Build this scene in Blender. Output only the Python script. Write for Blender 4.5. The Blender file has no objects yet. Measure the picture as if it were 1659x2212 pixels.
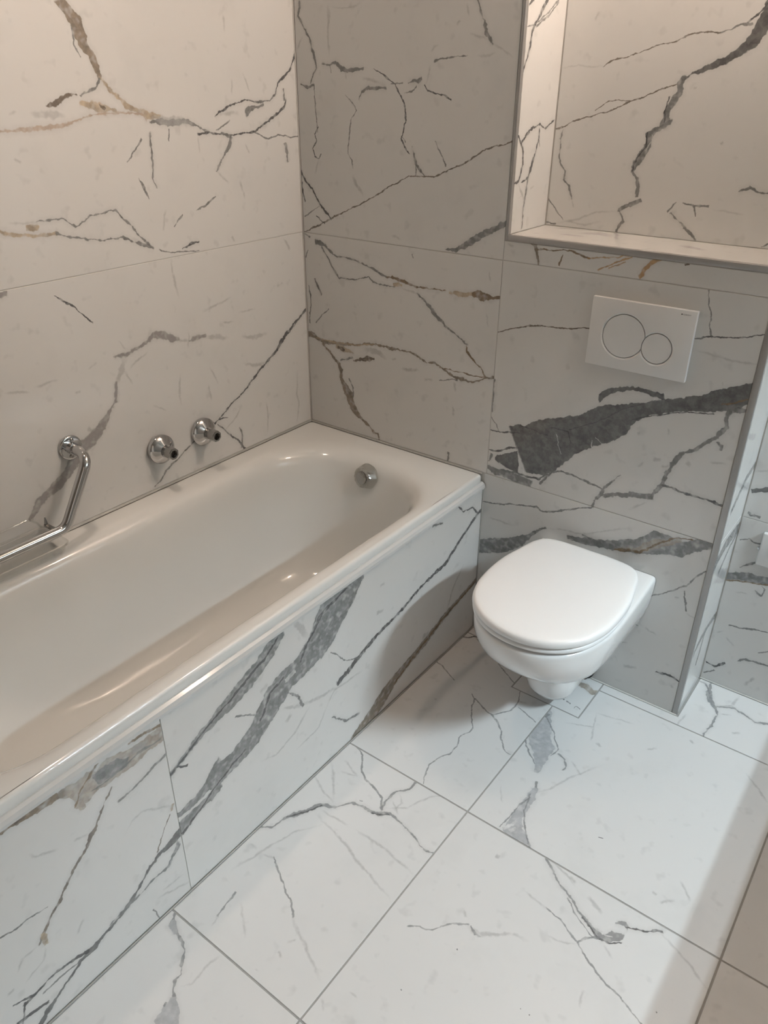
import bpy, bmesh, math, random
from mathutils import Vector, Matrix

random.seed(7)
scene = bpy.context.scene
COL = scene.collection

# ------------------------------------------------------------------ camera
W, H = 1659, 2212
FPX = 1667.16
CAM = Vector((1.6544, -1.7886, 1.5485))
PITCH, YAW, ROLL = 0.5074, 0.6451, 0.0045
_fwd = Vector((-math.sin(YAW) * math.cos(PITCH), math.cos(YAW) * math.cos(PITCH), -math.sin(PITCH)))
_r0 = Vector((math.cos(YAW), math.sin(YAW), 0))
_u0 = _r0.cross(_fwd)
_right = _r0 * math.cos(ROLL) + _u0 * math.sin(ROLL)
_up = -_r0 * math.sin(ROLL) + _u0 * math.cos(ROLL)
cam_data = bpy.data.cameras.new('camera')
cam_data.sensor_fit = 'VERTICAL'
cam_data.sensor_height = 32.0
cam_data.lens = FPX / H * 32.0
cam_data.clip_start = 0.02
cam = bpy.data.objects.new('camera', cam_data)
COL.objects.link(cam)
cam.matrix_world = Matrix(((_right.x, _up.x, -_fwd.x, CAM.x), (_right.y, _up.y, -_fwd.y, CAM.y),
                           (_right.z, _up.z, -_fwd.z, CAM.z), (0, 0, 0, 1)))
scene.camera = cam

# ------------------------------------------------------------------ world, exposure, lamp strengths
world = bpy.data.worlds.new('world')
scene.world = world
world.use_nodes = True
world.node_tree.nodes['Background'].inputs[0].default_value = (0.9, 0.95, 1.0, 1)
world.node_tree.nodes['Background'].inputs[1].default_value = 0.05   # closed room: hardly any of it gets in
scene.view_settings.view_transform = 'Standard'
scene.view_settings.look = 'None'
scene.view_settings.gamma = 1.0
scene.view_settings.use_curve_mapping = False
scene.view_settings.exposure = 0.06
scene.cycles.max_bounces = 6
scene.cycles.diffuse_bounces = 3
scene.cycles.glossy_bounces = 3
scene.cycles.caustics_reflective = False
scene.cycles.caustics_refractive = True
CEIL_POWER, CEIL_COL = 178.0, (1.0, 0.785, 0.63)
SPOT_POWER = 330.0
TUBE_POWER = (1360.0, 1060.0)
TUBE_COL = ((0.74, 0.91, 1.0), (0.80, 0.93, 1.0))

# ------------------------------------------------------------------ measured layout (metres)
Z1, Z2 = 1.158, 0.558          # horizontal wall joints
XJ = 0.681                     # vertical joint in the back wall
XR = 0.690                     # reveal of the thick wall above the ledge
XE = 1.340                     # right end of the toilet wall box
YD = 0.200                     # depth of the alcove wall behind
ZL = 1.220                     # ledge height
XP = 0.673                     # face of the bath panel
ZR = 0.553                     # bath rim
YJ = -1.181                    # joint in the bath panel
GX, GY = 1.045, -0.636         # floor joint crossing
CEIL = 2.5
XW, YB = 3.30, -2.45           # right wall, wall behind the camera

def ray(px, py):
    return _fwd + _right * ((px - W / 2) / FPX) + _up * ((H / 2 - py) / FPX)
def on_plane(px, py, ax, v):
    d = ray(px, py)
    return CAM + d * ((v - CAM[ax]) / d[ax])
AX2 = {0: (1, 2), 1: (0, 2), 2: (0, 1)}
def plane2(px, py, ax, v):
    p = on_plane(px, py, ax, v)
    a, b = AX2[ax]
    return Vector((p[a], p[b]))

# ------------------------------------------------------------------ helpers
def obj(name, me, mat=None, parent=None):
    o = bpy.data.objects.new(name, me)
    COL.objects.link(o)
    if mat and not me.materials:
        me.materials.append(mat)
    if parent:
        o.parent = parent
    return o
def empty(name, loc=(0, 0, 0)):
    o = bpy.data.objects.new(name, None)
    o.empty_display_size = 0.05
    COL.objects.link(o)
    o.location = loc
    return o
def tag(o, label=None, cat=None, group=None, kind=None):
    if label: o['label'] = label
    if cat: o['category'] = cat
    if group: o['group'] = group
    if kind: o['kind'] = kind
    return o
def mesh_from(bm, name, smooth=False, angle=None):
    bmesh.ops.recalc_face_normals(bm, faces=bm.faces)
    me = bpy.data.meshes.new(name)
    bm.to_mesh(me)
    bm.free()
    if smooth:
        for p in me.polygons: p.use_smooth = True
        if angle is not None:
            me.set_sharp_from_angle(angle=math.radians(angle))
    return me
def add_box(bm, lo, hi):
    x0, y0, z0 = lo; x1, y1, z1 = hi
    v = [bm.verts.new(c) for c in ((x0,y0,z0),(x1,y0,z0),(x1,y1,z0),(x0,y1,z0),(x0,y0,z1),(x1,y0,z1),(x1,y1,z1),(x0,y1,z1))]
    fs = []
    for f in ((0,1,2,3),(4,5,6,7),(0,1,5,4),(1,2,6,5),(2,3,7,6),(3,0,4,7)):
        fs.append(bm.faces.new([v[i] for i in f]))
    return v
def box_mesh(name, lo, hi, bevel=0.0, seg=2):
    bm = bmesh.new()
    add_box(bm, lo, hi)
    if bevel:
        bmesh.ops.bevel(bm, geom=bm.edges[:], offset=bevel, segments=seg, profile=0.5, affect='EDGES')
    return mesh_from(bm, name, smooth=bool(bevel), angle=50)
def loft(bm, rings, close=True, cap0=False, cap1=False):
    vs = [[bm.verts.new(p) for p in r] for r in rings]
    n = len(rings[0])
    for a, b in zip(vs[:-1], vs[1:]):
        for i in range(n if close else n - 1):
            j = (i + 1) % n
            bm.faces.new((a[i], a[j], b[j], b[i]))
    if cap0: bm.faces.new(vs[0])
    if cap1: bm.faces.new(vs[-1])
    return vs
def frame_for(axis):
    axis = Vector(axis).normalized()
    u = axis.orthogonal().normalized()
    return axis, u, axis.cross(u)
def lathe(bm, origin, axis, prof, n=48, cap0=True, cap1=True, phase=0.0):
    """prof: list of (distance along axis, radius)"""
    ax, u, v = frame_for(axis)
    o = Vector(origin)
    rings = []
    for d, r in prof:
        rings.append([o + ax * d + (u * math.cos(2*math.pi*(i)/n + phase) + v * math.sin(2*math.pi*(i)/n + phase)) * max(r, 1e-5) for i in range(n)])
    return loft(bm, rings, True, cap0, cap1)
def tube(bm, pts, r, n=20):
    pts = [Vector(p) for p in pts]
    ref = None
    rings = []
    for i, p in enumerate(pts):
        t = (pts[min(i+1, len(pts)-1)] - pts[max(i-1, 0)]).normalized()
        if ref is None:
            ref = t.orthogonal().normalized()
        ref = (ref - t * ref.dot(t)).normalized()
        w = t.cross(ref)
        rings.append([p + (ref * math.cos(2*math.pi*k/n) + w * math.sin(2*math.pi*k/n)) * r for k in range(n)])
    loft(bm, rings, True, True, True)
def fillet(pts, rad, seg=10):
    """polyline with its corners rounded"""
    pts = [Vector(p) for p in pts]
    out = [pts[0]]
    for a, b, c in zip(pts[:-2], pts[1:-1], pts[2:]):
        d0 = (a - b).normalized(); d1 = (c - b).normalized()
        half = d0.angle(d1) / 2
        t = min(rad / math.tan(half), (a-b).length*0.49, (c-b).length*0.49)
        rr = t * math.tan(half)
        cen = b + (d0 + d1).normalized() * (rr / math.sin(half))
        p0, p1 = b + d0*t, b + d1*t
        v0, v1 = p0 - cen, p1 - cen
        tot = v0.angle(v1)
        axis = v0.cross(v1).normalized()
        for k in range(seg + 1):
            out.append(cen + Matrix.Rotation(tot*k/seg, 3, axis) @ v0)
    out.append(pts[-1])
    return out
def catmull(pts, per=6):
    n = len(pts); out = []
    for i in range(n):
        p0, p1, p2, p3 = (Vector(pts[(i+k-1) % n]) for k in range(4))
        for s in range(per):
            t = s / per
            out.append(0.5*((2*p1) + (p2-p0)*t + (2*p0-5*p1+4*p2-p3)*t*t + (3*p1-p0-3*p2+p3)*t*t*t))
    return out

# ------------------------------------------------------------------ materials
def principled(name, color, rough=0.5, metal=0.0, **kw):
    m = bpy.data.materials.new(name)
    m.use_nodes = True
    b = m.node_tree.nodes['Principled BSDF']
    b.inputs['Base Color'].default_value = (*color, 1)
    b.inputs['Roughness'].default_value = rough
    b.inputs['Metallic'].default_value = metal
    for k, v in kw.items():
        b.inputs[k.replace('_', ' ')].default_value = v
    return m
def noisy(m, amount=0.04, scale=25.0, rough_amt=0.05):
    """slight procedural unevenness in colour and gloss"""
    nt = m.node_tree; b = nt.nodes['Principled BSDF']
    tc = nt.nodes.new('ShaderNodeTexCoord')
    nz = nt.nodes.new('ShaderNodeTexNoise'); nz.inputs['Scale'].default_value = scale; nz.inputs['Detail'].default_value = 4
    nt.links.new(tc.outputs['Object'], nz.inputs['Vector'])
    c = b.inputs['Base Color'].default_value[:3]
    mx = nt.nodes.new('ShaderNodeMix'); mx.data_type = 'RGBA'
    mx.inputs['A'].default_value = (*[v*(1-amount) for v in c], 1)
    mx.inputs['B'].default_value = (*[min(1, v*(1+amount)) for v in c], 1)
    nt.links.new(nz.outputs['Fac'], mx.inputs['Factor'])
    nt.links.new(mx.outputs['Result'], b.inputs['Base Color'])
    r = b.inputs['Roughness'].default_value
    mr = nt.nodes.new('ShaderNodeMapRange')
    mr.inputs['To Min'].default_value = max(0, r-rough_amt); mr.inputs['To Max'].default_value = r+rough_amt
    nt.links.new(nz.outputs['Fac'], mr.inputs['Value'])
    nt.links.new(mr.outputs['Result'], b.inputs['Roughness'])
    return m
def emitter(name, color, strength):
    m = bpy.data.materials.new(name); m.use_nodes = True
    nt = m.node_tree; nt.nodes.clear()
    e = nt.nodes.new('ShaderNodeEmission'); o = nt.nodes.new('ShaderNodeOutputMaterial')
    e.inputs[0].default_value = (*color, 1); e.inputs[1].default_value = strength
    nt.links.new(e.outputs[0], o.inputs[0])
    return m
def clear_plastic(name, tint, edge=0.6, rough=0.04, base=0.05):
    """thin clear plastic: lets light straight through, mirrors more at grazing angles"""
    m = bpy.data.materials.new(name); m.use_nodes = True
    nt = m.node_tree; nt.nodes.clear()
    o = nt.nodes.new('ShaderNodeOutputMaterial'); t = nt.nodes.new('ShaderNodeBsdfTransparent'); g = nt.nodes.new('ShaderNodeBsdfGlossy')
    f = nt.nodes.new('ShaderNodeLayerWeight'); mx = nt.nodes.new('ShaderNodeMixShader')
    p = nt.nodes.new('ShaderNodeMath'); p.operation = 'POWER'; p.inputs[1].default_value = 3.0
    q = nt.nodes.new('ShaderNodeMath'); q.operation = 'MULTIPLY_ADD'; q.inputs[1].default_value = edge; q.inputs[2].default_value = base
    nz = nt.nodes.new('ShaderNodeTexNoise'); nz.inputs['Scale'].default_value = 40
    mc = nt.nodes.new('ShaderNodeMix'); mc.data_type = 'RGBA'
    mc.inputs['A'].default_value = (*[c*.98 for c in tint], 1); mc.inputs['B'].default_value = (*tint, 1)
    nt.links.new(nz.outputs['Fac'], mc.inputs['Factor']); nt.links.new(mc.outputs['Result'], t.inputs[0])
    f.inputs['Blend'].default_value = 0.5; g.inputs['Roughness'].default_value = rough
    nt.links.new(f.outputs['Facing'], p.inputs[0]); nt.links.new(p.outputs[0], q.inputs[0])
    nt.links.new(q.outputs[0], mx.inputs[0]); nt.links.new(t.outputs[0], mx.inputs[1]); nt.links.new(g.outputs[0], mx.inputs[2])
    nt.links.new(mx.outputs[0], o.inputs[0])
    return m
M = {
    'grout_wall': noisy(principled('wall grout', (0.62, 0.61, 0.58), 0.8), 0.06, 90),
    'grout_floor': noisy(principled('floor grout', (0.36, 0.355, 0.34), 0.85), 0.15, 120),
    'silicone': noisy(principled('grey silicone', (0.36, 0.36, 0.34), 0.45), 0.05, 60),
    'enamel': noisy(principled('white bath enamel', (0.73, 0.745, 0.735), 0.10, Coat_Weight=0.3, Coat_Roughness=0.05), 0.012, 6, 0.02),
    'ceramic': noisy(principled('white ceramic', (0.86, 0.86, 0.855), 0.09, Coat_Weight=0.4), 0.01, 8, 0.02),
    'seat': noisy(principled('white seat plastic', (0.90, 0.90, 0.90), 0.28), 0.004, 30, 0.0),
    'plate': noisy(principled('white plate plastic', (0.78, 0.78, 0.775), 0.33), 0.01, 60, 0.03),
    'print': noisy(principled('grey print', (0.10, 0.10, 0.11), 0.5), 0.05, 300),
    'chrome': noisy(principled('chrome', (0.60, 0.60, 0.605), 0.07, 1.0), 0.02, 40, 0.03),
    'chrome_dull': noisy(principled('brushed nickel', (0.36, 0.355, 0.345), 0.22, 1.0), 0.06, 80, 0.06),
    'steel_dark': noisy(principled('dark bore', (0.10, 0.09, 0.08), 0.35, 1.0), 0.1, 60),
    'alu': noisy(principled('anodised aluminium edging', (0.40, 0.395, 0.39), 0.38, 0.6), 0.04, 70, 0.05),
    'clear': noisy(principled('clear acrylic', (0.97, 0.97, 0.97), 0.03, Transmission_Weight=1.0, IOR=1.46), 0.01, 30, 0.01),
    'thin_clear': clear_plastic('thin clear acrylic', (0.95, 0.955, 0.95), 0.55),
    'knob_clear': clear_plastic('clear knob acrylic', (0.84, 0.84, 0.815), 0.65, 0.06, 0.22),
    'strip': noisy(principled('clear edge strip', (0.88, 0.90, 0.90), 0.12, Transmission_Weight=0.35, IOR=1.45), 0.02, 40, 0.03),
    'white_paint': noisy(principled('white wall paint', (0.42, 0.405, 0.38), 0.75), 0.03, 30),
    'shade_wall': noisy(principled('warm grey wall paint', (0.17, 0.15, 0.13), 0.75), 0.04, 25),
    'black': noisy(principled('black plastic', (0.014, 0.012, 0.012), 0.3), 0.2, 40),  # colour of the dark opening behind the toilet foot
    'wood': noisy(principled('painted door', (0.60, 0.56, 0.51), 0.5), 0.03, 12),
    'tube_a': emitter('lamp tube cool', TUBE_COL[0], TUBE_POWER[0]),
    'tube_b': emitter('lamp tube neutral', TUBE_COL[1], TUBE_POWER[1]),
    'spot': emitter('recessed lamp glass', CEIL_COL, SPOT_POWER),
    'opal': emitter('opal lamp glass', CEIL_COL, CEIL_POWER),
}

# ------------------------------------------------------------------ marble: each tile's veins, traced by hand
# zoom frames the traces were taken in: origin and magnification
ZF = {'A': (0, 0, 2.0), 'B': (0, 480, 2.0), 'C': (0, 860, 2.9625), 'D': (620, 0, 2.676), 'E': (620, 480, 3.19),
      'F': (1040, 0, 2.68), 'G': (1020, 540, 2.596), 'H': (980, 1000, 2.443), 'P': (0, 900, 1.508),
      'Q': (0, 1500, 2.0), 'S': (600, 1250, 2.765), 'U': (830, 1500, 2.0), 'V': (400, 1550, 2.0),
      'R': (1400, 750, 2.602), 'I': (1080, 1400, 6.38)}
# vein kinds: colour, opacity, edge softness in mm
KIND = {'d': ((.095,.095,.098), .95, .8), 'g': ((.19,.19,.188), .9, 1.0), 'l': ((.40,.40,.395), .60, 3.0),
        'm': ((.27,.255,.25), .85, 2.0), 'w': ((.235,.195,.155), .95, .9), 't': ((.43,.35,.255), .9, 1.6),
        'k': ((.16,.13,.105), .95, 1.2), 'b': ((.20,.14,.085), .92, .9), 'c': ((.15,.12,.095), .9, .7),
        'p': ((.46,.37,.30), .9, 1.6), 'o': ((.44,.27,.12), .85, 1.4), 'q': ((.135,.135,.135), .97, 1.0),
        'h': ((.205,.21,.21), .95, 1.0), 'y': ((.43,.44,.455), .95, .9), 'f': ((.23,.235,.24), .85, 1.0),
        'e': ((.36,.315,.265), .93, 1.2), 'j': ((.22,.185,.145), .93, 1.0), 'x': ((.62,.62,.61), .8, .6)}
def in_cell(lo, hi, cell):
    return cell is None or not (hi[0] < cell[0] or lo[0] > cell[2] or hi[1] < cell[1] or lo[1] > cell[3])
def split_trace(q):
    """cut a trace into pieces that run steadily along their own chord"""
    if len(q) <= 2: return [q]
    A, B = q[0][0], q[-1][0]
    d = B - A
    if d.length < 1e-4: return split_trace(q[:2]) + split_trace(q[1:])
    d.normalize()
    us = [(p[0]-A).dot(d) for p in q]
    if all(us[i+1]-us[i] > 0.15*(q[i+1][0]-q[i][0]).length for i in range(len(q)-1)): return [q]
    n = d.orthogonal()
    off = [abs((p[0]-A).dot(n)) for p in q]
    j = max(range(1, len(q)-1), key=lambda i: off[i])
    return split_trace(q[:j+1]) + split_trace(q[j:])
def vein_pieces(veins, ax, v):
    """traces -> (kind, points on the tile with half widths in metres, is a whole trace)"""
    out = []
    for zf, k, trace in veins:
        ox, oy, s = ZF[zf]
        pp = [(ox + t[0]/s, oy + t[1]/s, t[2]/s) for t in trace]
        pts = []
        for i, (x, y, w) in enumerate(pp):
            x0, y0, _ = pp[max(0, i-1)]; x1, y1, _ = pp[min(len(pp)-1, i+1)]
            tx, ty = x1-x0, y1-y0
            L = math.hypot(tx, ty) or 1.0
            nx, ny = -ty/L, tx/L
            a = plane2(x-nx*w/2, y-ny*w/2, ax, v); b = plane2(x+nx*w/2, y+ny*w/2, ax, v)
            pts.append((plane2(x, y, ax, v), (b-a).length/2*0.92))
        parts = split_trace(pts)
        for q in parts:
            if (q[-1][0]-q[0][0]).length > 1e-3: out.append((k, q, len(parts) == 1))
    return out
def marble_material(name, pieces, rough, seed=0.0, ground=(0.80, 0.79, 0.77), cell=None):
    m = bpy.data.materials.new(name)
    m.use_nodes = True
    nt = m.node_tree; N = nt.nodes; Lk = nt.links
    bs = N['Principled BSDF']
    bs.inputs['Roughness'].default_value = rough
    bs.inputs['IOR'].default_value = 1.5
    uv = N.new('ShaderNodeUVMap'); uv.uv_map = 'UVMap'
    def math_(op, a=None, b=None, c=None):
        n = N.new('ShaderNodeMath'); n.operation = op
        for i, s in enumerate((a, b, c)):
            if s is None: continue
            if isinstance(s, (int, float)): n.inputs[i].default_value = s
            else: Lk.new(s, n.inputs[i])
        return n.outputs[0]
    def noise(scale, detail=2.0, rough_=0.5, off=0.0, color=False):
        mp = N.new('ShaderNodeMapping'); mp.inputs['Location'].default_value = (seed*3.1+off, seed*1.7-off, 0)
        Lk.new(uv.outputs[0], mp.inputs[0])
        n = N.new('ShaderNodeTexNoise'); n.noise_dimensions = '2D'
        n.inputs['Scale'].default_value = scale; n.inputs['Detail'].default_value = detail; n.inputs['Roughness'].default_value = rough_
        Lk.new(mp.outputs[0], n.inputs['Vector'])
        return n.outputs['Color'] if color else n.outputs['Fac']
    def rng(v, f0, f1, t0=0.0, t1=1.0, smooth=False):
        n = N.new('ShaderNodeMapRange')
        if smooth: n.interpolation_type = 'SMOOTHSTEP'
        for key, s in (('Value', v), ('From Min', f0), ('From Max', f1), ('To Min', t0), ('To Max', t1)):
            if isinstance(s, (int, float)): n.inputs[key].default_value = s
            else: Lk.new(s, n.inputs[key])
        return n.outputs[0]
    def mixc(fac, a, b):
        n = N.new('ShaderNodeMix'); n.data_type = 'RGBA'
        for key, s in (('Factor', fac), ('A', a), ('B', b)):
            if isinstance(s, (int, float)): n.inputs[key].default_value = s
            elif isinstance(s, tuple): n.inputs[key].default_value = (*s, 1)
            else: Lk.new(s, n.inputs[key])
        return n.outputs['Result']
    # ground with faint clouds and small smudges
    cl = noise(6.0, 4.0, 0.62, 2.0)
    col = mixc(rng(cl, .55, .78, 0, .22), ground, (.55, .555, .55))
    col = mixc(rng(noise(24.0, 2.0, 0.5, 4.0), .66, .80, 0, .28), col, (.43, .435, .43))
    todo = []
    for k, q, whole in pieces:
        wm = max(p[1] for p in q) + 0.018
        lo = (min(p[0].x for p in q)-wm, min(p[0].y for p in q)-wm); hi = (max(p[0].x for p in q)+wm, max(p[0].y for p in q)+wm)
        if in_cell(lo, hi, cell): todo.append((k, q, whole))
    if todo:
        # the veins wander a little around their traced lines
        vm = N.new('ShaderNodeVectorMath'); vm.operation = 'MULTIPLY_ADD'
        vm.inputs[1].default_value = (0.011, 0.011, 0.0); vm.inputs[2].default_value = (-0.0055, -0.0055, 0)
        Lk.new(noise(30.0, 3.0, 0.66, 0.3, True), vm.inputs[0])
        va = N.new('ShaderNodeVectorMath'); va.operation = 'ADD'
        Lk.new(uv.outputs[0], va.inputs[0]); Lk.new(vm.outputs[0], va.inputs[1])
        P = va.outputs[0]
        wn0 = math_('ADD', noise(70.0, 1.0, 0.5, 5.0), -0.5)
        alv = rng(noise(55.0, 1.0, 0.6, 13.0), .10, .50, .30, 1.0)
        mott = rng(noise(38.0, 4.0, 0.68, 9.0), .30, .70, .68, 1.28)
        mott2 = math_('MULTIPLY_ADD', mott, .4, .6)
        opac, kinds = {}, {}
        def opacity(k):
            if k not in opac: opac[k] = math_('MULTIPLY', alv if KIND[k][1] < .96 else math_('MAXIMUM', alv, .94), KIND[k][1])
            return opac[k]
        def kind_color(k):
            if k not in kinds:
                n = N.new('ShaderNodeVectorMath'); n.operation = 'SCALE'
                n.inputs[0].default_value = KIND[k][0]
                Lk.new(mott2 if k in 'ylfpm' else mott, n.inputs['Scale'])
                kinds[k] = n.outputs[0]
            return kinds[k]
    for vi, (k, q, whole) in enumerate(todo):
        if vi and vi % 6 == 0:
            # keep the veins in order, a few at a time (the renderer's stack is small)
            sq = N.new('ShaderNodeVectorMath'); sq.operation = 'MULTIPLY_ADD'
            sq.inputs[1].default_value = (1e-7, 1e-7, 0.0)
            Lk.new(col, sq.inputs[0]); Lk.new(P, sq.inputs[2])
            P = sq.outputs[0]
        A, B = q[0][0], q[-1][0]
        d = (B - A); L = d.length
        ang = math.atan2(d.y, d.x)
        d.normalize(); n = Vector((-d.y, d.x))
        us = [(p[0]-A).dot(d)/L for p in q]
        vs = [(p[0]-A).dot(n) for p in q]
        ws = [p[1] for p in q]
        vmax = max(max(abs(x) for x in vs), 1e-4); wmax = max(ws)
        pad = min(0.03, 0.004/L)
        org = A - d*(pad*L) - n*vmax
        mp = N.new('ShaderNodeMapping'); mp.vector_type = 'TEXTURE'
        mp.inputs['Location'].default_value = (org.x, org.y, 0); mp.inputs['Rotation'].default_value = (0, 0, ang)
        mp.inputs['Scale'].default_value = (L*(1+2*pad), 1, 1)          # u runs 0..1 along the piece, v stays in metres
        Lk.new(P, mp.inputs[0])
        sp = N.new('ShaderNodeSeparateXYZ'); Lk.new(mp.outputs[0], sp.inputs[0])
        rc = N.new('ShaderNodeRGBCurve')
        Lk.new(sp.outputs[0], rc.inputs['Color'])
        mpg = rc.mapping; mpg.extend = 'HORIZONTAL'
        um = [(x+pad)/(1+2*pad) for x in us]
        def setc(c, data):
            c.points[0].location = data[0]; c.points[1].location = data[-1]
            for e in data[1:-1]: c.points.new(*e)
            for pt in c.points: pt.handle_type = 'VECTOR'
        setc(mpg.curves[0], [(0, vs[0]/vmax*.5+.5)] + [(a, b/vmax*.5+.5) for a, b in zip(um[1:-1], vs[1:-1])] + [(1, vs[-1]/vmax*.5+.5)])
        setc(mpg.curves[1], [(0, ws[0]/wmax)] + [(a, b/wmax) for a, b in zip(um[1:-1], ws[1:-1])] + [(1, ws[-1]/wmax)])
        if k == 'l' and whole: setc(mpg.curves[2], [(0, 0.0), (.25, 1.0), (.75, 1.0), (1, 0.0)])
        else: setc(mpg.curves[2], [(0, 0.0), (max(um[0], .004), 1.0), (min(1-um[0], .996), 1.0), (1, 0.0)])
        mpg.update()
        sc = N.new('ShaderNodeSeparateColor'); Lk.new(rc.outputs[0], sc.inputs[0])
        dist = math_('ABSOLUTE', math_('MULTIPLY_ADD', sc.outputs[0], -2*vmax, sp.outputs[1]))
        e = math_('MULTIPLY_ADD', sc.outputs[1], -wmax, dist)
        e = math_('MULTIPLY_ADD', wn0, min(wmax*1.3, 0.008), e)
        soft = KIND[k][2]*0.001
        if k not in 'xl' and wmax > 0.0030:
            hm = rng(e, 0.012, -0.002, 0, .27, True)
            col = mixc(math_('MULTIPLY', hm, sc.outputs[2]), col, (.48, .48, .47))
        al = math_('MULTIPLY', rng(e, soft, -soft, 0.0, opacity(k), True), sc.outputs[2])
        col = mixc(al, col, kind_color(k))
    Lk.new(col, bs.inputs['Base Color'])
    # faint gloss variation
    Lk.new(rng(cl, 0, 1, rough*0.85, rough*1.2), bs.inputs['Roughness'])
    return m

VEINS = {}
VEINS['left_up'] = [
 ('A','w',[(250,0,40),(290,40,45),(325,90,50),(345,150,55),(365,200,45),(395,240,30),(415,290,28),(430,340,18)]),
 ('A','t',[(430,335,16),(465,375,14),(510,420,14),(545,460,22),(590,475,22),(640,500,34),(690,505,22)]),
 ('A','g',[(308,110,6),(318,190,8),(345,245,5)]),
 ('A','g',[(430,340,14),(420,375,10),(385,390,11),(350,415,14)]),
 ('A','k',[(203,458,8),(235,450,34),(265,425,26),(300,408,16),(332,408,6)]),
 ('A','l',[(130,490,8),(180,495,34),(230,495,38),(285,502,8)]), ('A','l',[(38,497,8),(72,485,8)]),
 ('A','t',[(345,445,8),(400,455,38),(440,468,42),(480,475,20),(505,482,6)]),
 ('A','k',[(430,455,8),(445,465,18),(455,475,8)]),
 ('A','p',[(-20,572,10),(70,562,14),(150,555,22),(230,553,24),(300,535,16),(345,512,10),(400,500,7),(500,490,8),(560,490,9),(612,492,10),(632,522,12)]),
 ('A','g',[(650,530,12),(700,525,28),(750,532,32),(800,525,24),(840,535,14),(880,560,10),(905,573,9)]),
 ('A','l',[(660,510,14),(720,522,40),(790,525,36),(840,540,10)]),
 ('A','d',[(855,582,14),(900,573,12),(940,578,7),(1010,585,8),(1060,575,8),(1100,570,8),(1150,530,8),(1190,500,10),(1225,465,10),(1232,430,8)]),
 ('A','g',[(1100,572,6),(1160,600,8),(1200,580,7),(1260,595,6),(1290,588,5)]),
 ('A','d',[(1272,230,10),(1255,295,8),(1230,330,7),(1200,360,7),(1190,400,7),(1165,435,8),(1120,440,7),(1060,433,6),(1000,450,7),(960,480,9),(930,502,6)]),
 ('A','g',[(1225,380,5),(1228,435,8)]), ('A','g',[(1062,495,18),(1075,478,26),(1100,462,18),(1140,452,8)]),
 ('A','l',[(940,497,8),(1000,487,18),(1032,490,8)]), ('A','g',[(935,562,5),(975,535,8),(990,515,4)]),
 ('A','g',[(955,573,5),(1000,592,12),(990,625,18),(970,670,8),(935,742,6)]), ('A','l',[(935,742,4),(990,790,7)]),
 ('A','g',[(648,575,5),(655,640,9),(660,710,10),(660,770,7),(682,812,5)]), ('A','g',[(612,600,8),(590,640,7),(550,700,5)]),
 ('A','g',[(598,770,5),(615,800,9),(645,862,6)]), ('A','g',[(730,555,5),(732,607,5)]),
 ('A','g',[(848,908,5),(890,885,9),(930,850,6)]), ('A','g',[(750,980,4),(790,925,6)]), ('A','l',[(715,908,7),(705,1000,6)]),
 ('A','l',[(1035,780,8),(1060,860,6)]), ('A','g',[(1230,620,12),(1240,660,10),(1242,700,6)]), ('A','l',[(855,590,4),(860,665,4)]),
 ('A','l',[(1060,620,7),(1078,665,5)]), ('A','l',[(965,60,8),(968,140,5)]), ('A','l',[(1000,340,5),(1003,412,5)]), ('A','l',[(1048,315,5),(1082,402,5)]),
 ('A','t',[(-20,998,12),(60,1015,18),(120,1020,14),(180,1015,14),(245,1008,18)]),
 ('A','g',[(240,1008,12),(290,1020,9),(370,1030,9),(450,1038,7),(530,1025,9),(580,1045,7),(640,1062,24),(662,1072,8)]),
 ('A','g',[(160,964,5),(200,955,7),(270,945,7),(325,980,8),(390,935,8),(450,918,8),(500,908,8),(525,935,8),(565,970,8),(610,1025,9),(645,1060,16)]),
 ('A','l',[(30,965,5),(160,964,5)]), ('A','t',[(115,985,24),(140,985,36),(165,980,10)]),
 ('A','g',[(690,1080,6),(740,1090,6),(860,1085,5)]), ('A','d',[(790,1075,5),(830,1050,11),(858,1045,5)]),
 ('A','l',[(1000,1020,8),(1012,1045,6)]), ('A','l',[(60,690,5),(95,705,8)]),
]
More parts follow.
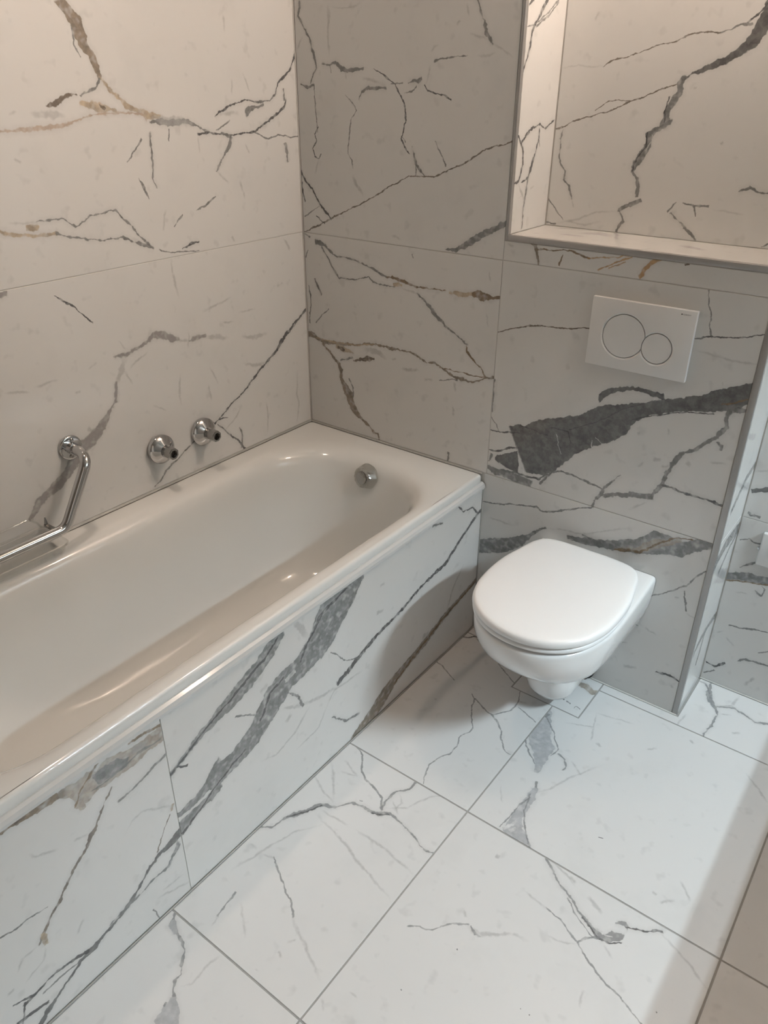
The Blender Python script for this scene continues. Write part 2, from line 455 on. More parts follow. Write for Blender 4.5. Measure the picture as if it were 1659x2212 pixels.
VEINS['left_low'] = [
 ('B','d',[(235,320,3),(265,340,8),(320,365,8),(360,400,5),(400,432,7)]), ('B','l',[(740,160,6),(745,220,8),(765,290,8),(775,332,4)]),
 ('B','m',[(-20,325,20),(0,315,28),(32,300,5)]),
 ('B','m',[(495,580,7),(540,575,18),(600,540,12),(635,520,12),(660,490,28),(700,488,38),(740,500,34),(772,505,12)]),
 ('B','m',[(815,512,10),(850,498,22),(890,487,8)]), ('B','l',[(815,470,4),(812,545,4)]), ('B','l',[(768,510,10),(815,510,8)]),
 ('B','l',[(888,495,20),(940,495,22),(990,500,8)]), ('B','l',[(1040,495,5),(1100,497,18),(1155,480,8)]),
 ('B','l',[(560,632,6),(600,590,9),(640,560,6)]), ('B','l',[(510,512,4),(545,552,8)]), ('B','l',[(540,590,20),(520,650,24),(505,700,16)]), ('B','l',[(540,640,6),(575,700,8)]),
 ('C','m',[(745,-60,8),(748,0,12),(740,20,12),(700,90,22),(660,170,58),(600,250,72),(540,310,80),(480,400,80),(430,480,58),(380,550,70),(300,620,58),(240,680,52),(220,740,38),(190,775,16)]),
 ('C','l',[(560,190,30),(600,210,30)]), ('B','m',[(505,690,10),(500,740,12),(504,778,8)]),
 ('B','d',[(1326,370,8),(1270,440,8),(1215,515,16),(1195,555,10),(1150,605,7),(1100,670,7),(1050,735,6),(1000,785,6),(960,835,5),(925,870,6)]),
 ('B','g',[(1320,380,4),(1285,425,4),(1270,450,3)]),
 ('B','g',[(925,870,4),(830,955,4),(770,1020,6),(720,1070,8),(690,1119,5),(670,1140,4)]),
 ('B','d',[(940,875,5),(980,905,7),(1035,950,9),(1058,978,8)]), ('B','g',[(1035,885,4),(1048,920,8),(1045,972,7)]),
 ('B','d',[(945,848,5),(985,845,5)]), ('B','l',[(1045,790,5),(1020,840,5),(975,895,5)]),
 ('B','l',[(1285,640,5),(1283,740,6),(1292,790,5),(1282,872,6)]), ('B','l',[(1150,770,4),(1158,840,5),(1155,915,4)]),
 ('B','l',[(905,625,5),(945,697,5)]), ('B','l',[(778,655,5),(775,730,9),(785,792,4)]), ('B','l',[(900,700,4),(915,772,8)]),
 ('B','l',[(875,385,8),(920,365,8),(1000,325,6)]), ('B','l',[(1030,390,6),(1105,375,6)]), ('B','l',[(1050,610,9),(1110,618,14),(1162,600,8)]),
 ('B','l',[(20,738,7),(80,735,9),(135,735,5)]), ('B','l',[(150,715,8),(250,680,7)]), ('B','l',[(380,632,6),(420,605,5)]), ('B','l',[(1225,70,6),(1255,122,8)]),
 ('B','l',[(320,738,6),(350,728,5)]), ('B','l',[(660,790,7),(720,815,6)]), ('B','l',[(1195,275,8),(1222,262,6)]), ('B','l',[(960,435,8),(1010,430,8)]),
]
VEINS['back_up'] = [
 ('D','g',[(70,10,8),(72,40,14),(65,90,12),(100,165,11),(130,220,8),(145,290,10),(165,350,12),(170,390,9),(150,430,10),(135,478,10)]),
 ('D','g',[(80,488,8),(120,505,20),(158,490,12)]), ('D','g',[(158,495,6),(160,600,6),(170,680,5),(175,760,5)]),
 ('D','d',[(180,735,4),(160,772,5),(172,815,8),(150,855,7),(160,900,6),(185,920,6),(196,888,4)]), ('D','l',[(185,920,5),(160,1015,5)]),
 ('D','l',[(240,20,10),(240,70,16),(236,180,7),(240,270,11),(245,332,5)]), ('D','l',[(260,42,6),(330,47,5),(400,35,9),(432,15,10)]), ('D','l',[(90,210,8),(60,290,5)]),
 ('D','g',[(205,370,7),(245,377,11),(280,355,18),(310,390,26),(350,410,18),(400,400,24),(437,395,12)]), ('D','g',[(245,370,6),(255,420,4)]), ('D','l',[(335,415,6),(347,455,4)]),
 ('D','d',[(500,405,5),(550,430,9),(590,460,8),(625,490,8),(650,540,8),(675,590,10),(680,640,10),(685,700,12),(672,760,10),(660,800,8),(680,850,8),(707,892,6)]),
 ('D','g',[(598,485,8),(672,480,7)]), ('D','g',[(420,578,7),(430,530,12),(470,505,20),(520,510,22),(572,515,14)]), ('D','l',[(430,450,12),(500,465,18),(545,480,10)]),
 ('D','g',[(700,482,7),(735,465,18),(760,470,28),(778,448,9)]), ('D','g',[(680,540,5),(720,530,8),(748,498,6)]),
 ('D','d',[(798,488,5),(815,520,9),(860,545,9),(905,550,9),(952,580,12)]),
 ('D','l',[(805,490,5),(820,420,9),(828,370,5)]), ('D','l',[(830,302,6),(850,270,10),(877,258,6)]),
 ('D','g',[(852,350,15),(900,340,9),(960,330,9),(1042,320,5)]), ('D','l',[(1100,320,6),(1140,322,11),(1212,305,5)]),
 ('D','g',[(1100,-10,8),(1120,60,10),(1140,120,8),(1150,190,24),(1170,220,20),(1192,252,9)]), ('D','l',[(1190,250,10),(1240,280,8),(1308,337,5)]),
 ('D','l',[(1040,15,7),(1056,92,6)]), ('D','l',[(980,142,14),(1005,112,8)]), ('D','l',[(1060,195,10),(1150,220,14)]),
 ('D','g',[(335,552,3),(375,590,6),(400,640,7),(370,690,6),(365,750,7),(355,820,6),(352,890,5),(375,930,6),(380,972,4)]),
 ('D','g',[(720,848,4),(735,900,8),(745,950,18),(765,980,16),(797,1017,6)]), ('D','d',[(745,955,6),(745,1017,6)]), ('D','g',[(665,790,4),(685,825,5)]),
 ('D','c',[(85,1347,7),(180,1305,9),(250,1265,8),(330,1225,7),(400,1190,8),(500,1140,9),(580,1085,8),(650,1050,7),(700,1020,7),(780,1020,7),(850,1022,9),(900,1000,8),(960,975,8),(1020,950,8),(1080,905,9),(1140,870,9),(1200,845,9),(1260,835,7),(1320,805,9)]),
 ('D','g',[(858,818,4),(890,890,7),(917,962,7)]),
 ('D','d',[(80,990,12),(110,1050,10),(150,1100,9),(180,1160,8),(220,1220,8),(252,1267,8)]), ('D','d',[(88,1050,6),(90,1110,8),(106,1162,5)]),
 ('D','d',[(170,1250,6),(217,1292,8)]), ('D','g',[(103,1252,7),(190,1190,3)]),
 ('D','h',[(915,1437,8),(980,1447,26),(1030,1415,40),(1080,1385,40),(1140,1350,42),(1200,1325,34),(1280,1280,38)]),
 ('D','l',[(380,1010,14),(410,1080,20),(440,1130,8)]), ('D','l',[(600,1360,8),(660,1385,10)]),
]
VEINS['back_low'] = [
 ('E','h',[(190,128,26),(230,145,38),(270,165,22)]),
 ('E','g',[(260,160,16),(310,210,13),(345,237,10),(410,245,10),(470,265,12),(540,295,10),(600,320,17),(650,360,18),(695,380,14)]),
 ('E','b',[(690,378,11),(740,385,18),(800,405,20),(850,430,14),(890,445,14),(950,455,11),(1020,460,8),(1090,473,5)]),
 ('E','g',[(240,172,12),(275,230,10),(310,300,12),(340,350,14),(355,385,12),(410,395,9),(480,398,9),(520,382,11),(565,372,10),(590,410,10),(630,430,8),(690,438,8),(742,440,8)]),
 ('E','t',[(733,430,16),(760,425,36),(795,430,10)]), ('E','l',[(790,455,8),(860,480,10),(920,500,8)]),
 ('E','t',[(1118,482,10),(1180,492,34),(1240,500,34),(1290,500,36)]), ('E','b',[(1275,505,30),(1300,495,56),(1330,505,80),(1380,517,48),(1420,525,22),(1490,515,20)]),
 ('E','g',[(895,487,5),(950,540,18),(980,580,20),(1010,620,24),(1050,670,17),(1100,725,11),(1165,775,10),(1200,810,12),(1240,845,8)]),
 ('E','b',[(1235,850,5),(1240,890,13),(1270,930,14),(1300,970,8),(1330,1000,9),(1355,1050,12),(1372,1072,10)]),
 ('E','j',[(140,765,36),(190,780,32),(215,810,22),(260,825,22),(330,832,18),(400,845,20),(470,845,15),(560,835,13),(620,845,15),(700,865,18),(780,882,11),(850,895,13),(910,935,13),(960,965,13),(1020,970,13),(1060,995,15),(1110,1040,15),(1160,1070,22),(1210,1085,24),(1260,1100,11),(1320,1095,9),(1360,1075,13),(1430,1065,28)]),
 ('E','t',[(200,795,8),(330,830,12),(450,846,12),(600,838,8)]),
 ('E','b',[(1050,1000,5),(1120,1015,7),(1200,1035,7),(1260,1055,9),(1355,1065,7)]), ('E','t',[(338,850,20),(390,872,34),(430,890,22),(458,902,6)]), ('E','k',[(350,860,8),(375,868,22),(400,878,8)]),
 ('E','w',[(245,835,16),(290,890,14),(330,940,15),(360,980,24),(375,1030,32),(375,1080,24),(400,1130,40),(430,1190,56),(440,1240,48),(465,1290,40),(500,1340,24),(545,1385,14),(580,1420,13),(600,1450,13),(625,1458,11),(632,1505,11)]),
 ('E','g',[(428,1078,7),(455,1140,9),(455,1205,7)]), ('E','g',[(368,952,11),(410,940,11),(452,933,16)]), ('E','k',[(458,955,12),(510,945,26),(560,940,42),(598,940,14)]),
 ('E','l',[(525,880,26),(580,880,42),(640,905,34),(685,942,10)]), ('E','l',[(720,945,13),(752,940,9)]), ('E','l',[(790,1008,14),(860,1015,26),(915,1022,8)]),
 ('E','l',[(940,1080,18),(1005,1087,16)]), ('E','g',[(1048,1090,8),(1130,1080,9),(1175,1092,9)]),
 ('E','l',[(1150,1100,18),(1160,1172,12)]), ('E','l',[(1140,1260,10),(1147,1332,14)]), ('E','g',[(1112,1585,20),(1105,1645,10)]),
 ('E','g',[(193,388,9),(215,450,13),(237,502,7)]), ('E','g',[(198,692,8),(240,640,8),(287,598,6)]), ('E','g',[(150,438,6),(160,500,8),(165,560,8),(155,620,10),(160,692,8)]), ('E','g',[(130,242,8),(146,188,5)]),
 ('E','g',[(120,80,8),(160,100,12)]), ('E','g',[(858,222,13),(872,248,7)]), ('E','l',[(1395,340,9),(1400,412,7)]), ('E','l',[(1370,630,7),(1390,722,7)]), ('E','l',[(660,80,10),(700,90,8)]),
]
VEINS['alcove'] = [
 ('F','q',[(2150,-300,120),(1950,-170,190),(1760,-20,170),(1700,40,150),(1640,125,110),(1590,210,92),(1540,265,60),(1480,310,52),(1430,340,38),(1370,370,42),(1310,395,36),(1260,412,28),(1210,435,15),(1178,452,15)]),
 ('F','h',[(1180,445,16),(1150,480,38),(1145,540,42),(1110,590,40),(1080,640,42),(1062,700,42),(1050,735,38)]),
 ('F','h',[(1105,695,12),(1050,735,28),(1000,755,34),(965,790,42),(970,830,44),(940,880,46),(905,930,44),(880,970,34),(872,1000,22)]),
 ('F','g',[(870,998,14),(900,1030,24),(905,1080,20),(895,1140,22)]), ('F','g',[(925,1160,24),(890,1175,26),(860,1190,22),(800,1210,22),(788,1222,10)]),
 ('F','g',[(788,1218,12),(815,1255,13),(820,1280,17),(800,1300,15),(778,1340,12)]),
 ('F','x',[(985,780,8),(985,820,8),(950,870,5)]), ('F','d',[(1085,560,8),(1060,650,6),(1062,710,6)]), ('F','d',[(960,770,8),(950,850,8),(885,940,10),(870,990,8)]),
 ('F','g',[(1570,140,18),(1500,140,13),(1450,170,7),(1370,190,8)]),
 ('F','c',[(1375,190,8),(1300,185,10),(1230,192,9),(1160,220,8),(1100,245,7),(1010,268,7),(940,295,5),(860,320,5),(770,345,12),(712,382,7)]),
 ('F','l',[(715,380,5),(640,388,5),(560,380,5),(455,396,5)]), ('F','d',[(1670,10,10),(1600,80,13),(1540,132,13)]),
 ('F','c',[(1130,485,7),(1050,515,7),(980,540,8),(920,570,9),(850,595,9),(760,635,8),(680,660,7),(600,680,9),(530,705,9),(480,730,8),(412,748,7)]),
 ('F','c',[(860,590,7),(800,577,6),(740,585,5),(660,637,6)]),
 ('F','g',[(480,745,4),(460,800,8),(450,870,5),(455,940,11),(485,990,8),(480,1040,15),(510,1080,10),(525,1152,6)]), ('F','l',[(528,1160,5),(532,1200,8)]),
 ('F','g',[(378,1135,8),(410,1180,7),(440,1230,7),(472,1272,6)]), ('F','l',[(390,1040,8),(390,1112,6)]),
 ('F','g',[(365,1283,12),(430,1297,6)]), ('F','l',[(430,1292,9),(510,1280,11),(580,1262,8),(670,1230,9),(780,1222,7)]), ('F','l',[(480,1280,7),(600,1300,9),(692,1280,7)]),
 ('F','g',[(1488,1110,5),(1550,1090,22),(1600,1110,13),(1670,1120,12)]), ('F','g',[(1078,1222,13),(1127,1168,5)]), ('F','g',[(1098,1233,6),(1150,1290,5),(1190,1330,24),(1237,1387,8)]),
 ('F','g',[(1168,1174,4),(1240,1195,13),(1318,1195,14)]), ('F','g',[(1232,1195,16),(1240,1253,6)]), ('F','l',[(1340,1210,5),(1525,1240,5)]), ('F','g',[(1620,1428,9),(1670,1413,8)]),
 ('F','l',[(682,58,8),(658,122,6)]), ('F','l',[(1380,838,14),(1405,822,8)]), ('F','l',[(1225,505,8),(1250,508,6)]),
]
VEINS['reveal'] = [
 ('F','d',[(392,-20,14),(340,90,12),(310,140,12),(290,190,10),(285,250,12),(265,340,10),(245,400,8),(240,445,5)]),
 ('F','g',[(455,-20,6),(400,60,5),(340,120,6),(268,156,6)]), ('F','d',[(305,-10,16),(275,32,8)]), ('F','g',[(320,152,8),(400,80,6),(445,10,5)]),
 ('F','l',[(258,185,5),(250,335,5)]),
 ('F','d',[(420,692,7),(370,745,8),(340,720,9),(300,735,10),(265,775,10),(235,830,12)]), ('F','d',[(212,790,5),(230,832,8),(242,880,8),(235,960,9),(215,1050,10),(188,1062,8)]),
 ('F','d',[(335,740,5),(330,810,9),(310,890,8),(290,960,14),(270,1030,9),(230,1052,7)]), ('F','g',[(330,800,4),(340,850,4)]),
 ('F','g',[(268,1040,7),(250,1140,9),(240,1220,6),(234,1320,5)]), ('F','l',[(215,1060,6),(235,1140,8),(203,1152,8)]), ('F','l',[(222,1090,8),(250,1170,8)]), ('F','l',[(280,1095,5),(305,1078,5)]),
]
VEINS['ledge'] = [
 ('F','l',[(420,1320,5),(520,1325,8),(640,1335,6)]), ('F','l',[(560,1350,12),(680,1352,16),(760,1370,10)]), ('F','l',[(780,1340,14),(785,1390,14)]), ('F','l',[(1150,1420,10),(1300,1450,10)]), ('F','l',[(450,1355,6),(600,1370,8)]),
]
VEINS['strip'] = [
 ('F','j',[(268,1398,18),(310,1420,28),(325,1470,24),(332,1540,16)]),
 ('F','b',[(330,1445,9),(400,1450,8),(460,1445,9),(520,1450,10),(570,1475,12),(625,1497,8)]), ('F','o',[(620,1495,6),(700,1490,8),(780,1490,8),(860,1478,14),(935,1484,15)]),
 ('F','o',[(675,1562,7),(780,1520,10),(870,1490,9)]), ('F','o',[(735,1552,7),(830,1520,8)]), ('F','o',[(918,1610,30),(950,1560,28),(990,1515,26),(1040,1497,24),(1125,1512,8)]),
 ('F','k',[(1178,1537,12),(1205,1528,9)]), ('F','b',[(448,1538,14),(468,1475,4)]), ('F','l',[(1280,1525,14),(1300,1525,10)]), ('F','l',[(150,1410,10),(190,1430,10)]),
]
VEINS['flush'] = [
 ('G','c',[(138,462,6),(200,450,8),(260,432,9),(330,425,9),(400,428,9),(480,435,8),(550,443,8),(600,437,8),(680,437,8)]),
 ('G','d',[(1225,496,8),(1300,490,9),(1380,487,9),(1450,492,9),(1540,490,7),(1600,480,7),(1680,473,8)]),
 ('G','g',[(1325,225,5),(1325,300,8),(1345,350,8),(1330,410,7),(1340,492,6)]), ('G','l',[(1250,560,7),(1350,590,10),(1400,605,9),(1500,630,10),(1625,647,7)]),
 ('G','q',[(255,1115,270),(300,1120,300),(350,1125,315),(400,1105,335),(470,1072,290),(540,1042,240),(640,1017,208),(700,990,225),(780,965,222),(830,955,185),(900,907,112),(1000,890,86),(1080,874,84),(1200,868,84),(1300,861,108),(1400,841,136),(1500,825,132),(1680,765,110)]),
 ('G','q',[(130,1168,16),(180,1178,76),(255,1190,140)]),
 ('G','q',[(715,840,46),(745,805,44),(780,788,32),(850,780,22),(900,776,22),(960,788,24),(1010,805,34),(1070,830,30)]),
 ('G','x',[(255,1108,5),(258,1180,5),(295,1260,6)]), ('G','x',[(470,1035,4),(500,1145,4)]), ('G','x',[(670,1065,5),(672,1110,5)]), ('G','x',[(690,1050,4),(740,1100,4)]),
 ('G','b',[(1400,866,7),(1480,855,8),(1540,840,9),(1625,812,8)]), ('G','x',[(1020,838,10),(1055,838,8)]),
 ('G','d',[(440,1000,7),(535,1018,8),(552,1085,8)]), ('G','d',[(540,1005,6),(700,965,5),(850,890,5),(1000,852,5)]), ('G','d',[(900,950,8),(1000,935,7),(1100,916,7),(1200,911,7),(1350,920,7)]),
 ('G','d',[(270,980,6),(340,1010,5),(420,1040,5)]), ('G','d',[(160,1230,10),(260,1255,10),(370,1285,12),(450,1240,6)]),
 ('G','g',[(78,1212,10),(130,1240,40),(200,1262,36),(260,1290,56),(330,1315,50)]), ('G','d',[(88,1120,7),(130,1130,12),(200,1112,10),(262,1110,8)]), ('G','g',[(105,1140,18),(95,1185,9)]),
 ('G','d',[(98,1010,7),(150,1018,9),(220,1025,8),(268,1026,6)]), ('G','g',[(105,930,4),(152,1017,5)]), ('G','g',[(124,725,9),(120,790,9),(110,870,12),(112,905,6)]),  # last trace is a reflection beside the joint, painted in like a vein
 ('G','g',[(1560,895,14),(1440,905,44)]), ('G','g',[(1445,895,46),(1430,950,26),(1425,995,36),(1370,1050,24),(1300,1090,26),(1250,1120,24),(1190,1135,22),(1150,1170,30),(1110,1220,22),(1080,1270,24),(1060,1320,26),(1020,1360,22),(1000,1392,28)]),
 ('G','g',[(1010,1382,38),(930,1377,32),(850,1372,28),(735,1376,24)]), ('G','g',[(742,1335,9),(720,1370,28),(690,1400,15),(668,1445,13)]), ('G','g',[(832,1263,3),(770,1310,13),(728,1342,16)]),
 ('G','d',[(1062,1318,11),(1130,1340,13),(1200,1365,13),(1270,1385,11),(1350,1415,16),(1460,1458,10)]),
 ('G','g',[(435,1252,11),(500,1240,10),(580,1270,9),(640,1300,10),(725,1337,10)]), ('G','g',[(375,1312,15),(442,1248,13)]),
 ('G','g',[(1375,1075,14),(1395,1100,26),(1390,1125,10)]), ('G','l',[(925,1030,14),(945,1030,12)]), ('G','l',[(1105,1000,10),(1106,1040,10)]), ('G','l',[(925,1218,9),(962,1188,13)]),
 ('G','l',[(1010,1170,24),(1065,1180,20)]), ('G','l',[(1058,1215,9),(1105,1215,11)]), ('G','l',[(875,1455,11),(985,1415,10)]), ('G','l',[(1200,1190,26),(1230,1215,20)]), ('G','l',[(1330,1190,8),(1430,1200,8)]), ('G','l',[(1400,740,10),(1405,760,8)]),
]
VEINS['toilet_low'] = [
 ('H','g',[(140,203,7),(230,215,8),(320,220,6),(400,228,8),(440,235,9),(460,253,10),(520,258,10),(590,245,9),(650,240,7),(740,233,7)]),
 ('H','l',[(188,285,6),(250,310,9),(322,330,5)]),
 ('H','h',[(100,442,60),(180,437,84),(250,435,80),(300,425,68),(350,410,56),(400,387,28),(440,360,15),(485,343,12)]), ('H','l',[(480,345,9),(560,350,6),(650,370,7),(700,375,7),(850,350,6),(965,340,5)]),
 ('H','h',[(600,392,16),(700,415,40),(800,430,44),(880,437,58),(960,440,88),(1020,430,108),(1080,420,136),(1140,435,106),(1200,455,88),(1260,445,76),(1320,430,56),(1420,440,36)]),
 ('H','e',[(900,448,10),(960,462,30),(1020,440,44),(1080,425,50),(1150,420,30),(1200,410,14)]),
 ('H','b',[(850,452,10),(920,460,18),(980,472,14),(1040,442,12),(1110,415,10),(1180,395,9),(1260,410,7)]),
 ('H','g',[(678,378,11),(722,402,9)]),
 ('H','g',[(1352,558,6),(1280,600,9),(1230,650,9),(1180,665,7),(1100,690,7),(1030,702,5)]), ('H','g',[(1215,678,7),(1220,730,12),(1227,782,5)]), ('H','l',[(1168,710,10),(1195,716,8)]),
 ('H','g',[(938,850,12),(972,860,5)]), ('H','l',[(1008,868,7),(1072,907,6)]), ('H','d',[(1068,1104,7),(1120,1115,13),(1160,1130,9),(1198,1168,9)]), ('H','l',[(1225,790,4),(1292,832,5)]),
 ('H','l',[(868,945,7),(922,948,6)]), ('H','l',[(895,1068,18),(962,1082,10)]), ('H','l',[(1150,1170,8),(1160,1190,8)]),
]
VEINS['return'] = [
 ('R','g',[(655,565,9),(600,660,8),(550,740,8),(510,830,9),(465,930,8)]), ('R','g',[(535,970,10),(480,1050,14),(430,1120,16),(390,1200,13),(345,1310,11)]), ('R','g',[(522,1000,6),(455,1130,6),(395,1270,6)]),
 ('R','g',[(412,1458,8),(340,1560,7),(290,1650,9),(258,1725,7)]), ('R','g',[(372,1508,5),(320,1600,6),(268,1785,5)]), ('R','l',[(560,500,24),(605,505,24)]), ('R','l',[(375,1290,30),(445,1280,30)]), ('R','l',[(525,760,24),(575,790,24)]),
]
VEINS['alcove_low'] = [
 ('R','h',[(430,1288,40),(520,1285,54),(600,1302,48),(700,1325,40)]), ('R','b',[(430,1308,9),(560,1322,9),(700,1340,8)]),
 ('R','g',[(518,1237,5),(570,1220,13),(645,1203,9)]), ('R','g',[(515,1080,6),(570,1080,6),(595,1100,9),(650,1105,8)]), ('R','g',[(600,1365,5),(630,1400,13)]), ('R','g',[(630,1402,9),(657,1360,7),(635,1342,5)]),
 ('R','l',[(490,1375,6),(560,1385,6)]), ('R','g',[(453,1563,6),(520,1580,8),(590,1585,9),(690,1607,6)]), ('R','d',[(325,1768,9),(370,1790,12),(432,1775,18)]), ('R','g',[(315,1832,6),(372,1814,8)]),
 ('R','g',[(508,1765,7),(550,1755,15),(600,1770,10),(690,1792,8)]), ('R','l',[(378,1600,6),(425,1598,6)]), ('R','g',[(618,1720,6),(690,1708,6)]), ('R','l',[(540,1900,14),(600,1860,14)]), ('R','l',[(440,1630,7),(480,1680,8)]),
]
VEINS['alcove_mid'] = [
 ('R','q',[(580,812,30),(640,802,30),(700,793,26)]), ('R','g',[(562,928,16),(580,945,12),(630,957,10)]), ('R','l',[(600,700,8),(690,690,8)]),
]
VEINS['panel_far'] = [
 ('P','h',[(1175,500,40),(1125,580,76),(1080,640,102),(1060,690,98),(1030,750,78),(985,810,58),(930,860,64),(890,920,74),(860,980,60),(820,1050,54),(770,1110,48),(710,1165,62)]),
 ('Q','h',[(960,310,84),(930,365,80),(895,400,40),(850,450,26),(800,500,24),(760,530,18)]), ('Q','h',[(945,380,50),(925,430,28),(860,490,28),(800,555,42),(750,610,40)]),
 ('P','d',[(1130,560,6),(1050,640,8),(1000,740,6),(980,800,8)]), ('P','d',[(925,850,6),(880,900,7),(850,990,6)]), ('Q','d',[(1060,240,7),(1000,310,7),(930,400,6),(870,490,7),(790,600,10)]), ('P','x',[(960,830,14),(930,860,8)]),
 ('P','h',[(915,690,40),(880,760,42),(840,820,42),(800,870,48),(750,930,42),(700,985,28),(660,1030,22),(620,1080,15),(590,1120,13),(550,1178,12)]),
 ('P','d',[(905,720,5),(860,790,6),(800,860,7),(750,925,5),(690,990,6),(640,1055,6),(555,1170,7)]),
 ('P','l',[(950,665,14),(985,690,30),(1000,720,10)]),
 ('P','d',[(1568,300,5),(1500,400,6),(1450,480,8),(1380,545,6),(1300,640,6),(1220,720,9),(1180,770,9),(1140,820,12),(1098,872,10)]), ('P','g',[(1078,768,5),(1130,795,4),(1168,785,5)]),
 ('P','d',[(1488,288,5),(1510,310,6),(1540,295,6),(1557,317,5)]),
 ('P','j',[(1565,515,8),(1500,590,9),(1440,660,12),(1380,740,14),(1330,800,16),(1290,850,20),(1250,910,32),(1220,960,32),(1180,1010,22),(1145,1050,7)]), ('P','b',[(1555,530,4),(1440,662,5),(1330,805,6),(1285,870,5)]),
 ('P','l',[(1512,478,4),(1475,560,4),(1453,642,4)]), ('P','g',[(938,898,5),(970,910,9),(988,942,12)]), ('P','l',[(985,940,10),(920,952,7)]), ('P','l',[(985,935,8),(1040,915,6),(1102,878,6)]),
 ('P','l',[(1010,940,4),(960,1030,5),(900,1100,4),(848,1122,4)]), ('P','g',[(832,970,5),(768,977,7)]), ('P','g',[(1083,978,4),(1130,990,6),(1172,963,6)]), ('P','l',[(1060,960,4),(1090,890,4),(1182,828,4)]), ('P','l',[(1060,950,4),(1040,1010,4),(968,1082,4)]),
 ('P','l',[(1376,717,12),(1398,703,7)]), ('P','g',[(1408,357,7),(1442,348,5)]), ('P','l',[(1238,552,6),(1254,543,5)]), ('P','d',[(612,1133,7),(578,1142,5)]), ('P','l',[(872,868,9),(848,902,7)]), ('P','l',[(1225,640,10),(1250,630,8)]), ('P','l',[(950,965,8),(930,1000,8)]),
]
VEINS['panel_near'] = [
 ('Q','b',[(-30,610,24),(60,555,28),(140,510,32),(230,450,32),(272,435,18)]), ('Q','e',[(255,432,18),(300,420,66),(340,430,112),(380,400,112),(420,370,78),(460,335,100),(520,300,86),(580,265,68),(640,215,58),(710,160,60)]),
 ('Q','h',[(398,350,10),(440,352,62),(500,312,52),(552,288,24)]), ('Q','l',[(560,250,30),(640,210,30)]), ('Q','e',[(340,470,60),(365,492,20)]),
 ('Q','b',[(535,205,9),(480,245,11),(420,290,12),(390,350,7),(340,430,7),(330,485,5)]), ('Q','b',[(705,130,9),(620,170,11),(555,212,9)]), ('Q','k',[(110,525,6),(60,560,7)]), ('Q','g',[(690,195,8),(600,250,9),(480,360,8),(400,420,7)]),
 ('Q','g',[(725,245,9),(640,340,10),(580,400,9),(515,463,7)]),
 ('Q','c',[(480,400,4),(440,500,8),(420,560,8),(400,600,20),(375,660,13),(340,720,9),(310,775,8),(280,840,8),(255,900,8),(215,970,9),(190,1030,11),(168,1085,8)]),
 ('Q','t',[(185,1030,14),(190,1055,28),(200,1082,12)]), ('Q','l',[(160,1090,6),(100,1140,6),(78,1205,5)]), ('Q','l',[(195,1090,6),(190,1150,5),(108,1245,5)]),
 ('Q','l',[(540,612,4),(570,550,6),(620,505,6),(690,490,6),(755,484,6)]), ('Q','t',[(746,475,12),(742,502,7)]), ('Q','c',[(737,518,4),(705,590,4),(678,685,4)]),
 ('Q','q',[(800,575,34),(740,640,28),(690,690,13),(640,760,9),(600,840,9),(560,900,13),(520,960,11),(450,1040,13),(400,1100,22),(350,1150,13),(300,1230,8),(250,1300,8),(210,1360,18),(170,1440,18)]),
 ('Q','h',[(772,640,20),(730,740,9),(660,800,6),(600,870,6),(540,930,8),(478,993,6)]), ('Q','l',[(822,808,5),(740,850,6),(678,882,5)]), ('Q','l',[(792,778,5),(700,850,6)]), ('Q','g',[(660,930,8),(690,965,6)]),
 ('Q','d',[(385,1108,13),(300,1160,9),(240,1200,8),(190,1255,8),(150,1300,9),(108,1342,13)]), ('Q','d',[(152,1298,6),(100,1320,8),(58,1342,5)]), ('Q','d',[(110,1328,7),(98,1430,6)]), ('Q','d',[(212,1328,9),(150,1370,13),(70,1430,13)]), ('Q','g',[(352,1148,6),(260,1220,6),(188,1292,6)]),
 ('Q','g',[(-20,1065,6),(70,1010,7),(120,970,6),(205,918,5)]), ('Q','l',[(128,685,11),(160,700,9),(252,668,6)]), ('Q','l',[(318,632,8),(382,604,5)]), ('Q','l',[(362,968,10),(328,1042,6)]), ('Q','l',[(28,1308,10),(62,1273,8)]),
]
VEINS['floor_wc'] = [
 ('S','f',[(1155,685,6),(1180,720,8),(1160,760,7),(1155,830,7),(1165,890,9),(1140,920,8),(1085,945,8),(1070,1000,7),(1030,1045,7),(970,1065,7),(910,1110,8),(885,1150,7),(873,1225,8)]),
 ('S','f',[(1178,718,8),(1230,775,8),(1280,815,8),(1315,860,10),(1335,910,9),(1335,970,8),(1360,1030,8),(1390,1048,6)]),
 ('S','f',[(1280,815,6),(1330,805,7),(1390,785,7),(1420,760,9),(1440,720,9),(1446,672,7)]), ('S','l',[(1430,730,5),(1492,742,7)]), ('S','f',[(1438,768,5),(1490,810,6),(1540,858,6)]),
 ('S','f',[(943,488,6),(980,520,6),(1020,565,6),(1057,607,5)]), ('S','d',[(1088,345,5),(1140,352,7),(1170,345,6),(1198,352,8)]), ('S','f',[(1187,357,4),(1242,412,4)]), ('S','f',[(1300,478,5),(1350,550,6),(1412,622,6)]),
 ('S','l',[(930,720,8),(950,722,8)]), ('S','l',[(1075,685,6),(1085,690,5)]),
]
